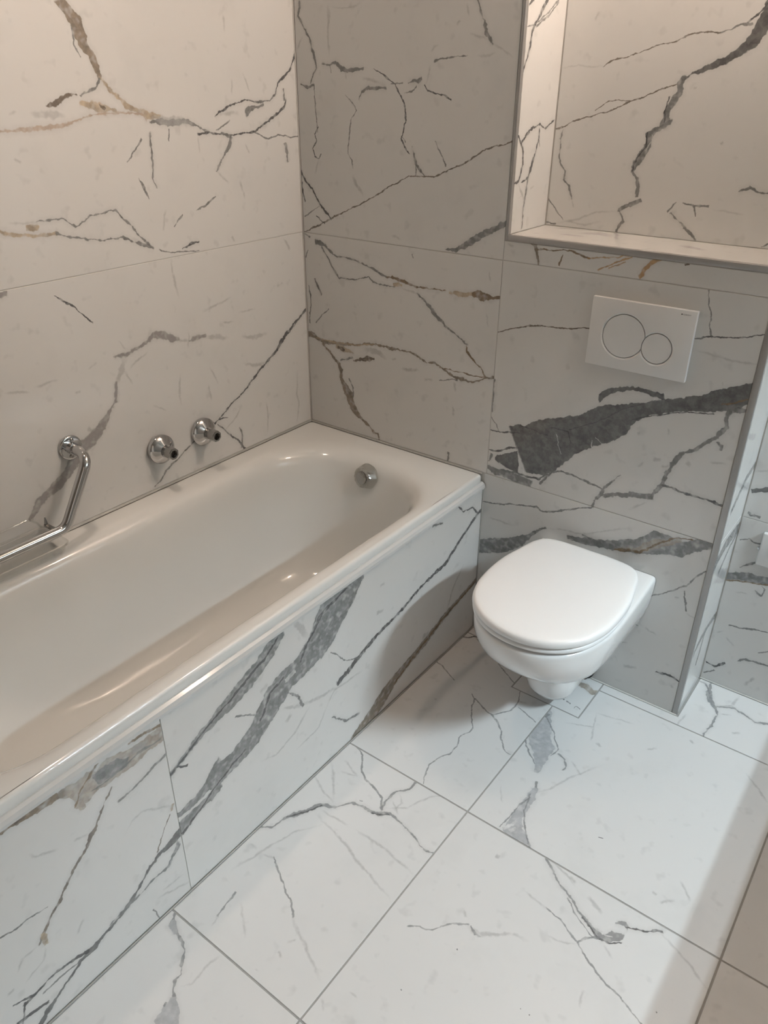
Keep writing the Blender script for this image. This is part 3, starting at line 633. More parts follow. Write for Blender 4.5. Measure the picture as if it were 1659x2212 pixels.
VEINS['floor_lit'] = [
 ('U','y',[(712,60,24),(690,130,70),(670,180,106),(680,220,116),(680,260,78),(670,300,44),(658,335,18)]), ('U','f',[(608,190,5),(625,250,6),(652,302,6)]), ('U','f',[(700,100,5),(735,170,6),(750,240,7),(718,262,6)]), ('U','f',[(690,80,16),(706,95,22)]),
 ('U','f',[(752,255,9),(780,280,9),(786,312,6),(768,327,7)]), ('U','l',[(690,250,5),(640,260,5)]),
 ('U','f',[(658,378,8),(655,415,18)]), ('U','y',[(655,405,20),(630,450,48),(610,480,48),(575,530,56),(560,572,78),(565,602,100),(600,640,50),(630,665,14)]), ('U','x',[(515,580,14),(550,565,20),(570,548,10)]), ('U','x',[(545,590,14),(570,575,10)]),
 ('U','f',[(632,432,8),(605,500,6),(608,580,7),(627,660,7)]), ('U','f',[(630,445,6),(585,475,7),(550,520,6),(500,570,6)]), ('U','l',[(640,430,6),(720,405,8),(770,375,7),(830,350,6),(935,308,5)]),
 ('U','l',[(810,290,5),(852,352,5)]), ('U','l',[(905,140,8),(890,202,8)]), ('U','l',[(918,208,13),(938,227,9)]), ('U','l',[(915,75,5),(905,142,6),(780,120,4)]), ('U','l',[(920,80,4),(1082,130,4)]), ('U','d',[(920,617,4),(947,621,4)]),
 ('U','l',[(1283,808,9),(1322,892,8)]), ('U','l',[(1188,902,8),(1255,888,13)]), ('U','l',[(1320,195,8),(1340,215,8)]), ('U','l',[(1160,850,8),(1180,870,8)]), ('U','l',[(500,395,4),(512,470,4)]), ('U','l',[(1130,240,5),(1180,230,6)]), ('U','l',[(1560,340,6),(1659,470,8)]),
]
VEINS['floor_mid'] = [
 ('V','f',[(315,475,8),(380,470,10),(420,440,14),(470,420,24),(520,405,17),(560,385,26),(600,378,16),(650,385,9),(690,378,7),(720,368,8),(770,385,9),(810,410,15),(850,415,24),(890,420,12),(940,460,8),(990,520,8),(1030,570,9),(1072,587,8)]),
 ('V','d',[(440,430,5),(480,418,7),(530,405,5),(590,380,6)]), ('V','d',[(805,412,5),(850,418,8),(880,420,5)]),
 ('V','f',[(738,120,5),(765,160,10),(765,230,8),(780,265,9),(830,320,10),(850,350,9),(845,398,9)]), ('V','l',[(688,183,6),(745,255,7)]), ('V','l',[(670,232,5),(745,255,5)]),
 ('V','f',[(848,397,7),(870,355,8),(910,320,10),(970,310,9),(1000,278,11)]), ('V','l',[(850,390,6),(960,390,6),(1050,345,6),(1175,323,5)]), ('V','l',[(930,330,5),(935,370,6),(900,402,4)]), ('V','l',[(895,360,5),(925,420,6)]),
 ('V','l',[(630,190,10),(640,260,9),(640,362,7)]), ('V','l',[(558,248,7),(590,310,7),(642,367,7)]), ('V','l',[(588,400,7),(650,435,7),(705,467,6)]),
 ('V','l',[(733,483,8),(800,525,9),(860,565,10),(910,610,10),(988,682,8)]), ('V','l',[(558,413,6),(640,490,7),(700,555,10),(740,620,12),(780,660,9),(830,720,8),(880,775,8),(888,802,5)]),
 ('V','l',[(198,667,7),(240,630,9),(290,605,8),(350,565,9),(400,535,7),(480,490,6),(595,464,6)]), ('V','l',[(338,590,5),(385,605,8)]),
 ('V','f',[(383,603,5),(395,640,7),(410,680,8),(430,735,10),(455,790,10),(465,860,8)]), ('V','l',[(465,855,10),(475,900,13),(510,965,11),(545,1040,13),(582,1135,10)]),
 ('V','f',[(222,753,8),(180,800,6),(143,857,6)]), ('V','l',[(115,902,5),(147,848,5)]), ('V','l',[(238,798,5),(255,880,7),(260,957,5)]), ('V','l',[(403,1005,14),(417,1042,14)]), ('V','f',[(755,358,4),(768,360,4)]),
 ('V','l',[(300,1100,8),(310,1092,8)]), ('V','l',[(440,970,9),(480,960,9)]), ('V','l',[(280,545,7),(315,565,7)]),
]
VEINS['floor_near'] = [
 ('U','f',[(697,708,12),(720,750,11),(760,820,8),(800,870,7),(840,930,8),(870,970,12)]), ('U','f',[(865,965,10),(900,1010,18),(940,1050,36),(980,1045,54),(1020,1050,36),(1034,1040,14)]), ('U','x',[(900,1000,5),(960,1040,10),(985,1045,5)]), ('U','d',[(860,960,6),(920,1050,9),(970,1075,10),(1025,1070,7)]),
 ('U','f',[(1000,985,8),(1040,990,26),(1052,1012,18)]), ('U','d',[(1045,1005,7),(1090,1015,7),(1130,1028,8),(1180,1020,12),(1208,1027,12)]),
 ('U','f',[(798,883,5),(820,940,6),(870,1010,5),(902,1052,6)]), ('U','l',[(718,718,7),(800,790,9),(822,832,6)]),
 ('U','l',[(608,848,6),(700,930,9)]), ('U','f',[(695,925,5),(760,970,6),(800,1030,7),(835,1070,8),(860,1120,9),(910,1190,8),(960,1250,8),(1020,1310,7),(1110,1425,6)]), ('U','f',[(833,1072,6),(870,1055,8),(932,1050,9)]), ('U','l',[(698,1043,5),(780,1070,6),(832,1076,7)]),
 ('U','l',[(1198,1033,8),(1250,1090,7),(1320,1170,7),(1395,1275,8)]), ('U','l',[(948,1083,6),(982,1142,5)]),
 ('U','f',[(103,1005,5),(150,1005,6),(210,1020,7),(260,1000,8),(300,990,8),(362,995,8)]), ('U','l',[(355,990,10),(380,1015,24),(410,1040,26),(450,1040,16),(520,1035,14),(580,1040,12),(617,1067,8)]), ('U','f',[(375,1000,8),(395,1035,12),(415,1050,6)]),
 ('U','l',[(345,928,9),(350,962,11)]), ('U','l',[(862,1278,11),(843,1352,9)]), ('U','l',[(480,695,18),(500,705,16)]), ('U','l',[(880,870,14),(940,950,16)]), ('U','l',[(800,780,16),(830,820,10)]),
 ('U','d',[(317,1097,5),(320,1103,5)]), ('U','d',[(625,1380,6),(631,1384,6)]), ('U','d',[(588,1358,4),(592,1361,4)]), ('U','d',[(73,1272,4),(76,1276,4)]), ('U','d',[(1176,1370,5),(1181,1374,5)]),
 ('V','l',[(590,1210,8),(597,1270,8)]), ('V','l',[(710,1185,6),(745,1220,7)]),
]
VEINS['floor_door'] = [
 ('Q','f',[(757,945,9),(745,1000,30),(765,1030,16),(790,1070,11),(800,1110,11),(785,1170,11),(780,1210,11),(755,1230,8),(750,1270,9),(757,1315,14)]), ('Q','y',[(750,975,14),(748,1005,32),(762,1035,14)]),
 ('Q','y',[(755,1310,14),(740,1350,58),(730,1390,104),(715,1440,120)]), ('Q','l',[(955,1128,7),(910,1155,10),(830,1250,5),(778,1260,5)]), ('Q','f',[(720,1330,7),(710,1345,7)]),
]
VEINS['floor_sill'] = [
 ('U','f',[(1410,-50,6),(1403,-10,26),(1410,30,22),(1430,60,13),(1440,90,8),(1410,140,8),(1368,182,6)]), ('U','l',[(1430,50,10),(1500,50,7),(1535,5,8)]), ('U','f',[(1438,54,6),(1510,60,7),(1560,90,8),(1600,120,7),(1680,130,6)]),
 ('U','l',[(1450,85,6),(1500,90,5)]), ('U','l',[(1258,138,6),(1305,85,6)]), ('R','f',[(292,1878,5),(320,1890,7),(340,1930,9),(352,1975,13)]), ('U','l',[(1500,170,7),(1540,165,7)]),
]
VEINS['floor_insert'] = [
 ('I','e',[(1010,470,50),(1120,500,66),(1200,540,76),(1280,610,84),(1360,610,60)]), ('I','d',[(825,678,9),(880,710,14)]), ('I','d',[(905,733,14),(975,772,20)]), ('I','d',[(1015,830,10),(1055,802,12),(1105,842,13)]), ('I','l',[(1180,490,10),(1220,505,10)]),
]
VEINS['plain_a'] = []
VEINS['plain_b'] = []

# ------------------------------------------------------------------ tiles
MAT_CACHE = {}
WALL_ROUGH, FLOOR_ROUGH = 0.07, 0.34
def inset_poly(poly, d):
    n = len(poly); out = []
    for i in range(n):
        a, b, c = Vector(poly[i-1]), Vector(poly[i]), Vector(poly[(i+1) % n])
        e0, e1 = (b-a).normalized(), (c-b).normalized()
        n0, n1 = Vector((-e0.y, e0.x)), Vector((-e1.y, e1.x))
        out.append(b + (n0 + n1) * d)
    return out
def tile(parent, ax, v, sign, poly, key, gap=0.0009, floor=False, thick=0.008, lift=0.0):
    """one tile lying in the plane axis=v; poly is counter-clockwise in the plane's two axes"""
    if len(poly) == 2:
        (a0, b0), (a1, b1) = poly
        poly = [(a0, b0), (a1, b0), (a1, b1), (a0, b1)]
    outer = inset_poly(poly, gap)
    inner = inset_poly(poly, gap + 0.0006)
    def p3(q, depth):
        r = [0, 0, 0]; i, j = AX2[ax]
        r[ax] = v - sign*depth + sign*lift; r[i] = q.x; r[j] = q.y
        return r
    bm = bmesh.new()
    rings = [[p3(q, thick) for q in outer], [p3(q, 0.0005) for q in outer], [p3(q, 0.0) for q in inner]]
    loft(bm, rings, True, True, True)
    pieces = vein_pieces(VEINS[key], ax, v)
    us = [q.x for q in outer]; vs = [q.y for q in outer]
    box = (min(us), min(vs), max(us), max(vs))
    if not VEINS[key]:                      # tiles beyond the traced ones get a few veins of their own
        rnd = random.Random(int(box[0]*1000)*7 + int(box[1]*1000)*13 + ax*31)
        w_, h_ = box[2]-box[0], box[3]-box[1]
        for q in range(rnd.randint(2, 4) if min(w_, h_) > .12 else 1):
            a0 = rnd.uniform(-.5, .9) + (0 if floor else .2)
            p = Vector((rnd.uniform(box[0], box[2]), rnd.uniform(box[1], box[3])))
            d = Vector((math.cos(a0), math.sin(a0)))
            n_ = rnd.randint(4, 8); st = rnd.uniform(.04, .11); wd = rnd.choice((.0012, .0015, .002, .004))
            pts = [(p + d*(st*t) + Vector((-d.y, d.x))*rnd.uniform(-.018, .018), wd*rnd.uniform(.6, 1.4)) for t in range(n_)]
            pieces.append((rnd.choice('fll' if floor else 'gdlc'), pts, False))
    # a richly veined tile is cut into fields, each with only the veins that cross it
    nx = ny = 1
    if len(pieces) > 8:
        wide = (box[2]-box[0]) > (box[3]-box[1])*1.4; tall = (box[3]-box[1]) > (box[2]-box[0])*1.4
        nx, ny = (4, 2) if wide else (2, 4) if tall else (3, 3)
        if len(pieces) < 20: nx, ny = max(1, nx//2), max(1, ny//2)
    i, j = AX2[ax]
    xs = [box[0] + (box[2]-box[0])*k/nx for k in range(nx+1)]; ys = [box[1] + (box[3]-box[1])*k/ny for k in range(ny+1)]
    for c, lines in ((i, xs[1:-1]), (j, ys[1:-1])):
        for t in lines:
            co = [0, 0, 0]; co[c] = t; no = [0, 0, 0]; no[c] = 1
            bmesh.ops.bisect_plane(bm, geom=bm.verts[:]+bm.edges[:]+bm.faces[:], plane_co=co, plane_no=no)
    me = mesh_from(bm, 'tile')
    uvl = me.uv_layers.new(name='UVMap')
    for lp in me.loops:
        c = me.vertices[lp.vertex_index].co
        uvl.data[lp.index].uv = (c[i], c[j])
    rough = FLOOR_ROUGH if floor else WALL_ROUGH
    ground = (0.70, 0.70, 0.695) if floor else (0.685, 0.68, 0.665)
    if not pieces:
        if ('plain', floor) not in MAT_CACHE: MAT_CACHE[('plain', floor)] = marble_material('marble plain', [], rough, 3.3, ground)
        me.materials.append(MAT_CACHE[('plain', floor)])
    else:
        MAT_CACHE['n'] = MAT_CACHE.get('n', 0) + 1
        for b_ in range(ny):
            for a_ in range(nx):
                cell = (xs[a_], ys[b_], xs[a_+1], ys[b_+1])
                me.materials.append(marble_material('marble ' + key, pieces, rough, MAT_CACHE['n']*1.37, ground, cell))
        for p in me.polygons:
            a_ = min(nx-1, max(0, int((p.center[i]-box[0])/(box[2]-box[0])*nx))); b_ = min(ny-1, max(0, int((p.center[j]-box[1])/(box[3]-box[1])*ny)))
            p.material_index = b_*nx + a_
    return obj('tile', me, None, parent)
def structure(name, lo, hi, mat):
    o = obj(name, box_mesh(name, lo, hi), mat)
    o['kind'] = 'structure'
    return o

# ---- room shell
G = 0.0014
floor = structure('floor', (-0.1, YB-0.1, -0.12), (XW+0.1, YD+0.1, -G), M['grout_floor'])
wall_left = structure('wall_left', (-0.12, YB-0.1, -G), (-G, YD+0.1, CEIL), M['grout_wall'])
wall_back = structure('wall_back', (-G, G, -G), (XR-G, YD+0.1, CEIL), M['grout_wall'])
wall_toilet = structure('wall_toilet', (XR-G, G, -G), (XE-G, YD+G, ZL-G), M['grout_wall'])
wall_alcove = structure('wall_alcove', (XR-G, YD+G, -G), (XW, YD+0.1, CEIL), M['grout_wall'])
wall_right = structure('wall_right', (XW, YB-0.1, -G), (XW+0.12, YD+0.1, CEIL), M['white_paint'])
wall_front = structure('wall_front', (-G, YB-0.12, -G), (XW, YB, CEIL), M['shade_wall'])
ceiling = structure('ceiling', (-0.12, YB-0.12, CEIL), (XW+0.12, YD+0.12, CEIL+0.1), M['white_paint'])
wall_shadow_caster = structure('wall_shadow_caster', (2.40, -1.60, -G), (2.50, YD, 1.22), M['white_paint'])  # unseen half-height blocker, added to cast the shadow edge on the floor
wall_bath_panel = structure('wall_bath_panel', (XP-0.05, -1.79, -G), (XP-G, 0.0, 0.497), M['grout_wall'])
wall_bath_end = structure('wall_bath_end', (0.0, -1.79, -G), (XP-0.05, -1.71, 0.55), M['white_paint'])

# ---- wall tiles
for zi, (za, zb) in enumerate(((Z2, Z1), (Z1, Z1+.6), (Z1+.6, Z1+1.2), (Z1+1.2, CEIL))):
    for yi, (ya, yb) in enumerate(((-1.2, -0.0005), (-2.4, -1.2))):
        key = {(0, 0): 'left_low', (1, 0): 'left_up'}.get((zi, yi), 'plain_b')
        tile(wall_left, 0, 0.0, 1, [(ya, za), (yb, zb)], key)
    if za < CEIL:
        key = {0: 'back_low', 1: 'back_up'}.get(zi, 'plain_b')
        tile(wall_back, 1, 0.0, -1, [(0.0035, za), (XJ if zi == 0 else XJ+0.001, zb)], key)
for za, zb in ((ZL, Z1+.6), (Z1+.6, Z1+1.2), (Z1+1.2, CEIL)):
    tile(wall_back, 0, XR, 1, [(0.012, za), (YD, zb)], 'reveal' if za == ZL else 'plain_b')
tile(wall_toilet, 1, 0.0, -1, [(XJ, Z2), (XE-0.0145, Z1)], 'flush')
tile(wall_toilet, 1, 0.0, -1, [(XJ, Z1), (XE-0.0145, ZL-0.0135)], 'strip')
tile(wall_toilet, 1, 0.0, -1, [(XP+0.001, 0.002), (XE-0.0145, Z2)], 'toilet_low')
tile(wall_toilet, 2, ZL, 1, [(XR, 0.0125), (XE-0.0145, YD)], 'ledge')
for za, zb in ((0.002, Z2), (Z2, ZL-0.001)):
    tile(wall_toilet, 0, XE, 1, [(0.0125, za), (YD, zb)], 'return')
XA = (XE, 1.94, 2.54, XW)
for xa, xb in zip(XA[:-1], XA[1:]):
    for za, zb in ((0.002, Z2-.005), (Z2-.005, ZL)):
        tile(wall_alcove, 1, YD, -1, [(xa+(.002 if xa == XE else 0), za), (xb, zb)], {0.002: 'alcove_low'}.get(za, 'alcove_mid') if xa == XE else 'plain_b')
for xa, xb in ((XR+0.002, 1.85), (1.85, XW)):
    for za, zb in ((ZL, Z1+.6), (Z1+.6, Z1+1.2), (Z1+1.2, CEIL)):
        tile(wall_alcove, 1, YD, -1, [(xa, za), (xb, zb)], 'alcove' if (za == ZL and xa < 1) else 'plain_b')
tile(wall_bath_panel, 0, XP, 1, [(YJ, 0.003), (-0.001, 0.509)], 'panel_far')
tile(wall_bath_panel, 0, XP, 1, [(-1.79, 0.003), (YJ, 0.509)], 'panel_near')

# ---- floor tiles
FG = 0.0020
def ft(poly, key): tile(floor, 2, 0.0, 1, poly, key, gap=FG, floor=True)
YE = GY + 0.6
XI0, XI1, YI = 0.914, 1.124, -0.177
ft([(XP+.002, GY), (GX, GY), (GX, YI), (XI0, YI), (XI0, YE), (XP+.002, YE)], 'floor_wc')
ft([(XP+.002, YE), (XI0, -.002)], 'plain_a')
ft([(XI0, YI), (XI1, -.002)], 'floor_insert')
ft([(GX, GY), (GX+.6, GY), (GX+.6, YE), (XI1, YE), (XI1, YI), (GX, YI)], 'floor_lit')
ft([(XI1, YE), (GX+.6, YE), (GX+.6, YD-.002), (XE+.003, YD-.002), (XE+.003, -.002), (XI1, -.002)], 'floor_sill')
for k in range(2, 5):
    xa, xb = GX+.6*(k-1), min(GX+.6*k, XW)
    if xa < XW: ft([(xa, YE), (xb, YD-.002)], 'plain_a')
for r in range(4):
    ya, yb = GY-.6*r, GY-.6*(r-1)
    for k in range(0, 5):
        xa, xb = max(GX+.6*(k-1), XP+.002), min(GX+.6*k, XW)
        if r == 0 and k < 2 or xa >= XW: continue
        key = {(1, 0): 'floor_mid', (1, 1): 'floor_near', (2, 0): 'floor_door'}.get((r, k), 'plain_a')
        ft([(xa, max(ya, YB)), (xb, yb)], key)

# ---- edge trims, sealant lines
def trim(n, lo, hi, mat='alu', bevel=0.0007):
    o = obj('trim_%d' % n, box_mesh('trim', lo, hi, bevel, 2), M[mat])
    o['kind'] = 'structure'
    return o
trim(1, (XJ+.0025, -0.0012, ZL-.012), (XR+.0006, 0.0108, CEIL))             # upright beside the recess
trim(2, (XR+.0008, -0.0012, ZL-.012), (XE-.0142, 0.0112, ZL+.0006))         # front edge of the ledge
trim(3, (XE-.0138, -0.0012, 0.001), (XE+.0006, 0.0112, ZL+.0006))           # upright end of the toilet wall
trim(4, (0.0002, -0.0022, ZR), (0.0024, 0.0005, CEIL), 'grout_wall', 0.0008)   # wall corner joint
trim(5, (XP, -1.79, -0.0005), (XP+.0045, -0.0005, 0.004), 'silicone', 0.0015)
trim(6, (XP+.005, -0.0045, -0.0005), (XE, 0.0005, 0.0035), 'grout_wall', 0.0012)
trim(7, (XE+.0006, YD-.004, -0.0005), (XW, YD+.0005, 0.0035), 'grout_wall', 0.0012)
trim(8, (XP, -0.003, 0.0045), (XP+.003, 0.0005, 0.508), 'silicone', 0.001)

# ---- door behind the camera
door = obj('door_1', box_mesh('door', (1.25, YB, 0.0), (2.10, YB+0.04, 2.02), 0.002), M['wood'])
door['kind'] = 'structure'
bm = bmesh.new()
lathe(bm, (2.03, YB+.04, 1.02), (0, 1, 0), [(0, .024), (.008, .024), (.010, .010), (.05, .010)], 24)
tube(bm, fillet([(2.03, YB+.085, 1.02), (2.02, YB+.09, 1.02), (1.90, YB+.09, 1.02)], .01, 4), .009, 12)
obj('door_handle', mesh_from(bm, 'door_handle', True, 40), M['chrome'], door)

# ------------------------------------------------------------------ lamps of the room
lamp = empty('ceiling_lamp', (1.41, -0.09, CEIL))
tag(lamp, 'opal cylinder lamp with a metal top and an added light-blocking cap hanging below the ceiling', 'lamp')
bm = bmesh.new(); lathe(bm, (0, 0, 0), (0, 0, -1), [(0, .05), (.012, .05), (.016, .04), (.018, .012), (.05, .012), (.052, .062), (.066, .063)], 40)
obj('lamp_body', mesh_from(bm, 'lamp_body', True, 40), M['chrome_dull'], lamp)
bm = bmesh.new(); lathe(bm, (0, 0, -.0665), (0, 0, -1), [(0, .06), (.19, .06), (.2, .05), (.202, 0)], 48, False, False)
obj('lamp_glass', mesh_from(bm, 'lamp_glass', True), M['opal'], lamp)
rl = empty('spot_light', (0.31, -0.85, CEIL))
tag(rl, 'small cylindrical ceiling spot light above the bathtub', 'lamp')
bm = bmesh.new(); lathe(bm, (0, 0, 0), (0, 0, -1), [(-.0005, .052), (.0, .078), (.004, .078), (.005, .064), (.140, .062), (.140, .056), (.006, .055)], 40, False, False)
obj('lamp_ring', mesh_from(bm, 'lamp_ring', True, 40), M['chrome_dull'], rl)
bm = bmesh.new(); lathe(bm, (0, 0, -.004), (0, 0, -1), [(0, .050), (.002, .050), (.003, .046)], 40)
obj('lamp_glass', mesh_from(bm, 'lamp_glass', True, 40), M['spot'], rl)
bm = bmesh.new(); lathe(bm, (0, 0, -.2695), (0, 0, -1), [(0, .063), (.012, .063), (.016, .055)], 48)
obj('light_block_cap', mesh_from(bm, 'light_block_cap', True, 40), M['chrome_dull'], lamp)  # added below the glass to block the lamp's downward light
wl = empty('wall_lamp', (XW, -0.22, 2.31))
tag(wl, 'wall lamp with two long tubes and added light-blocking fins, above the unseen shadow-casting wall', 'lamp')
obj('lamp_body', box_mesh('lamp_body', (-.05, -.37, -.06), (0, .37, .10), .005), M['white_paint'], wl)
obj('light_shield', box_mesh('light_shield', (-.27, -.37, .085), (-.05, .37, .095), .002), M['white_paint'], wl)  # added shield, keeps the tubes' light off the ceiling
for (dx, dz), mk in (((-.14, .020), 'tube_a'), ((-.22, -.005), 'tube_b')):
    bm = bmesh.new(); tube(bm, [(dx, -.32, dz), (dx, .32, dz)], .006, 12)
    t = obj('lamp_tube', mesh_from(bm, 'lamp_tube', True, 40), M[mk], wl)
    obj('cutoff_fin', box_mesh('cutoff_fin', (dx-.043, -.36, dz-.030), (dx-.039, .36, .0845), .0008), M['white_paint'], wl)  # added blade, cuts the tube's shallow light off the left wall
    for s in (-1, 1):
        obj('lamp_holder', box_mesh('lamp_holder', (dx-.014, s*.337-.014, dz-.014), (dx+.014, s*.337+.014, .0845), .001), M['white_paint'], t)

# ------------------------------------------------------------------ bathtub
def rrect(x0, x1, y0, y1, r, nc=14, ns=10):
    """rounded rectangle, counter-clockwise, always the same number of points"""
    out = []
    cs = ((x1-r, y1-r, 0), (x0+r, y1-r, 90), (x0+r, y0+r, 180), (x1-r, y0+r, 270))
    for i, (cx, cy, a0) in enumerate(cs):
        arc = [Vector((cx + r*math.cos(math.radians(a0+90*k/nc)), cy + r*math.sin(math.radians(a0+90*k/nc)))) for k in range(nc+1)]
        out += arc
        nx, ny, na = cs[(i+1) % 4]
        nxt = Vector((nx + r*math.cos(math.radians(na)), ny + r*math.sin(math.radians(na))))
        for k in range(1, ns): out.append(arc[-1].lerp(nxt, k/ns))
    return out
tub = empty('bathtub', (0.33, -0.85, 0.0))
tag(tub, 'white enamel bathtub built in behind the marble panel', 'bathtub')
TO = Vector((0.33, -0.85, 0.0))
def rel(me):
    me.transform(Matrix.Translation(-TO)); return me
rings = []
def ring(x0, x1, y0, y1, r, z): rings.append([Vector((p.x, p.y, z)) for p in rrect(x0, x1, y0, y1, r)])
X0, X1, Y0, Y1 = 0.0025, 0.6685, -1.705, -0.0025
ring(X0+.004, X1-.010, Y0+.004, Y1-.004, .010, .520)
ring(X0, X1-.002, Y0, Y1, .010, .520)
ring(X0, X1, Y0, Y1, .010, .527)
ring(X0, X1, Y0, Y1, .010, .545)
ring(X0+.0012, X1-.0018, Y0+.0012, Y1-.0012, .010, .5503)
ring(X0+.004, X1-.0055, Y0+.004, Y1-.004, .010, .5528)
ring(X0+.008, X1-.010, Y0+.008, Y1-.008, .012, .5534)
for ins, z, r in ((-.020, .5534, .205), (-.010, .5530, .208), (-.001, .5518, .210), (.008, .5494, .211), (.016, .5455, .212), (.0235, .539, .212), (.0295, .530, .211), (.034, .519, .210), (.0375, .506, .208),
                  (.044, .47, .204), (.052, .42, .199), (.061, .36, .194), (.071, .295, .188), (.081, .24, .182), (.093, .203, .174), (.107, .180, .164), (.126, .165, .15),
                  (.150, .157, .13), (.185, .152, .10), (.225, .150, .06)):
    near = ins + max(0, ins-.03)*3.4
    near = min(near, .60)
    far = ins*1.25 + max(0, (ins-.03))*.35
    ring(.066+ins, .640-ins, -1.585+near, -.082-far, r, z)
bm = bmesh.new(); loft(bm, rings, True, False, True)
body = obj('tub_body', rel(mesh_from(bm, 'tub_body', True, 60)), M['enamel'], tub)
# outer underside so that the shell is solid from every side
rings = []
ring(X0+.004, X1-.010, Y0+.004, Y1-.004, .010, .520)
for ins, z, r in ((.01, .515, .17), (.03, .44, .17), (.05, .30, .16), (.08, .19, .15), (.12, .147, .13), (.22, .138, .06)):
    ring(.05+ins, .625-ins, -1.60+ins*2.6, -.07-ins*1.1, r, z)
bm = bmesh.new(); loft(bm, rings, True, False, True)
obj('tub_underside', rel(mesh_from(bm, 'tub_underside', True, 60)), M['enamel'], tub)
for fx in (.22, .46):
    for fy in (-.35, -1.10):
        bm = bmesh.new(); lathe(bm, (fx, fy, 0), (0, 0, 1), [(0, .025), (.008, .025), (.010, .010), (.146, .010)], 20)
        obj('foot', rel(mesh_from(bm, 'foot', True, 40)), M['chrome_dull'], tub)
# clear edge strip under the rim and sealant against the walls
bm = bmesh.new()
prof = [(.6665, .530), (.672, .530), (.678, .526), (.681, .5185), (.6815, .5125), (.675, .5115), (.6665, .5115)]
loft(bm, [[Vector((x, y, z)) for x, z in prof] for y in (-1.70, -.0035)], True, True, True)
obj('edge_strip', rel(mesh_from(bm, 'edge_strip')), M['strip'], tub)['label'] = 'clear edge strip below the rim'
bm = bmesh.new()
loft(bm, [[Vector(p) for p in ((.0003, y, .5535), (.0003, y, .5585), (.0045, y, .5535))] for y in (-1.70, -.001)], True, True, True)
loft(bm, [[Vector(p) for p in ((x, -.0003, .5535), (x, -.0003, .5585), (x, -.0045, .5535))] for x in (.001, .6665)], True, True, True)
obj('sealant', rel(mesh_from(bm, 'sealant')), M['silicone'], tub)['label'] = 'grey sealant line along the walls'
# faceted clear knob of the overflow
KO = Vector((0.346, -0.131, 0.500)); KA = Vector((-0.10, -1.0, 0.16)).normalized()
bm = bmesh.new()
NK = 28
kv = lathe(bm, KO, KA, [(-.012, .022), (-.006, .036), (.000, .0390), (.006, .0390), (.024, .0335), (.030, .0300), (.0300, .0215), (.026, .0205)], NK)
for ri, amp in ((2, .0010), (3, .0010), (4, .0012), (5, .0010), (6, .0012)):
    for q, vtx in enumerate(kv[ri]):
        r = vtx.co - KO; r -= KA*r.dot(KA)
        if ri < 5: vtx.co += r.normalized()*(amp if (q//2) % 2 else -amp)
        else: vtx.co += KA*(amp if q % 2 else -amp)
knob = obj('overflow_knob', rel(mesh_from(bm, 'overflow_knob')), M['knob_clear'], tub); knob['label'] = 'faceted clear plastic overflow knob'
bm = bmesh.new(); lathe(bm, KO, KA, [(.0262, .0175), (.0290, .0202), (.0318, .0202), (.0326, .0192), (.0328, .0)], 40, True, False)
obj('cap', rel(mesh_from(bm, 'cap', True, 40)), M['chrome_dull'], knob)['label'] = 'flat grey metal cap'
bm = bmesh.new(); lathe(bm, KO, KA, [(-.03, .030), (-.0125, .031), (-.012, .012), (.024, .010)], 32)
obj('spindle', rel(mesh_from(bm, 'spindle', True, 40)), M['chrome'], knob)

# ------------------------------------------------------------------ wall hung toilet
TC = 1.040
wc = empty('toilet', (TC, -0.24, 0.0))
tag(wc, 'white wall hung toilet with closed lid beside the bathtub', 'toilet')
TW = Vector((TC, -0.24, 0.0))
def relw(me):
    me.transform(Matrix.Translation(-TW)); return me
def dring(w, yc, yf, wb, z, n=40, ex=0.86, yb=-0.0016):
    out = []
    for k in range(n+1):
        t = math.pi*k/n
        c, s = math.cos(t), math.sin(t)
        out.append(Vector((TC + w*math.copysign(abs(c)**ex, c), yc - (yc-yf)*abs(s)**ex, z)))
    m = 8
    for k in range(1, m+1):
        out.append(Vector((TC - w + (w-wb)*(k/m)**1.6, yc + (yb-yc)*k/m, z)))
    for k in range(1, 6):
        out.append(Vector((TC - wb + 2*wb*k/6, yb, z)))
    for k in range(m, 0, -1):
        out.append(Vector((TC + w - (w-wb)*(k/m)**1.6, yc + (yb-yc)*k/m, z)))
    return out
bm = bmesh.new()
lv = [(.100, -.20, -.35, .10, .4135), (.160, -.22, -.47, .150, .4135), (.1700, -.235, -.4845, .1605, .4130), (.1740, -.24, -.490, .1655, .4105), (.1760, -.24, -.4925, .168, .4060), (.1765, -.24, -.4935, .169, .400),
      (.1765, -.24, -.493, .169, .385), (.1755, -.24, -.488, .168, .36), (.1700, -.24, -.470, .165, .32), (.160, -.235, -.440, .158, .28), (.1450, -.23, -.400, .148, .24),
      (.122, -.22, -.355, .119, .20), (.099, -.21, -.310, .096, .170), (.082, -.20, -.278, .080, .154), (.070, -.19, -.25, .068, .147)]
def lift(r, z):
    for p in r:
        p.z = .40 - (.40-p.z)*(.84 + .05*max(0, 1+p.y/.16)) if z < .40 else p.z
    return r
loft(bm, [lift(dring(w, yc, yf, wb, z), z) for w, yc, yf, wb, z in lv], True, True, True)
obj('bowl', relw(mesh_from(bm, 'bowl', True, 50)), M['ceramic'], wc)
bm = bmesh.new()
lv = [(.080, -.175, -.262, .080, .205), (.077, -.175, -.256, .078, .175), (.075, -.173, -.251, .076, .145), (.072, -.170, -.244, .073, .11), (.068, -.164, -.234, .069, .075), (.058, -.157, -.219, .066, .054), (.048, -.15, -.200, .058, .047)]
loft(bm, [dring(w, yc, yf, wb, z, ex=0.95) for w, yc, yf, wb, z in lv], True, True, True)
obj('trap_foot', relw(mesh_from(bm, 'trap_foot', True, 50)), M['ceramic'], wc).location.x = -.012
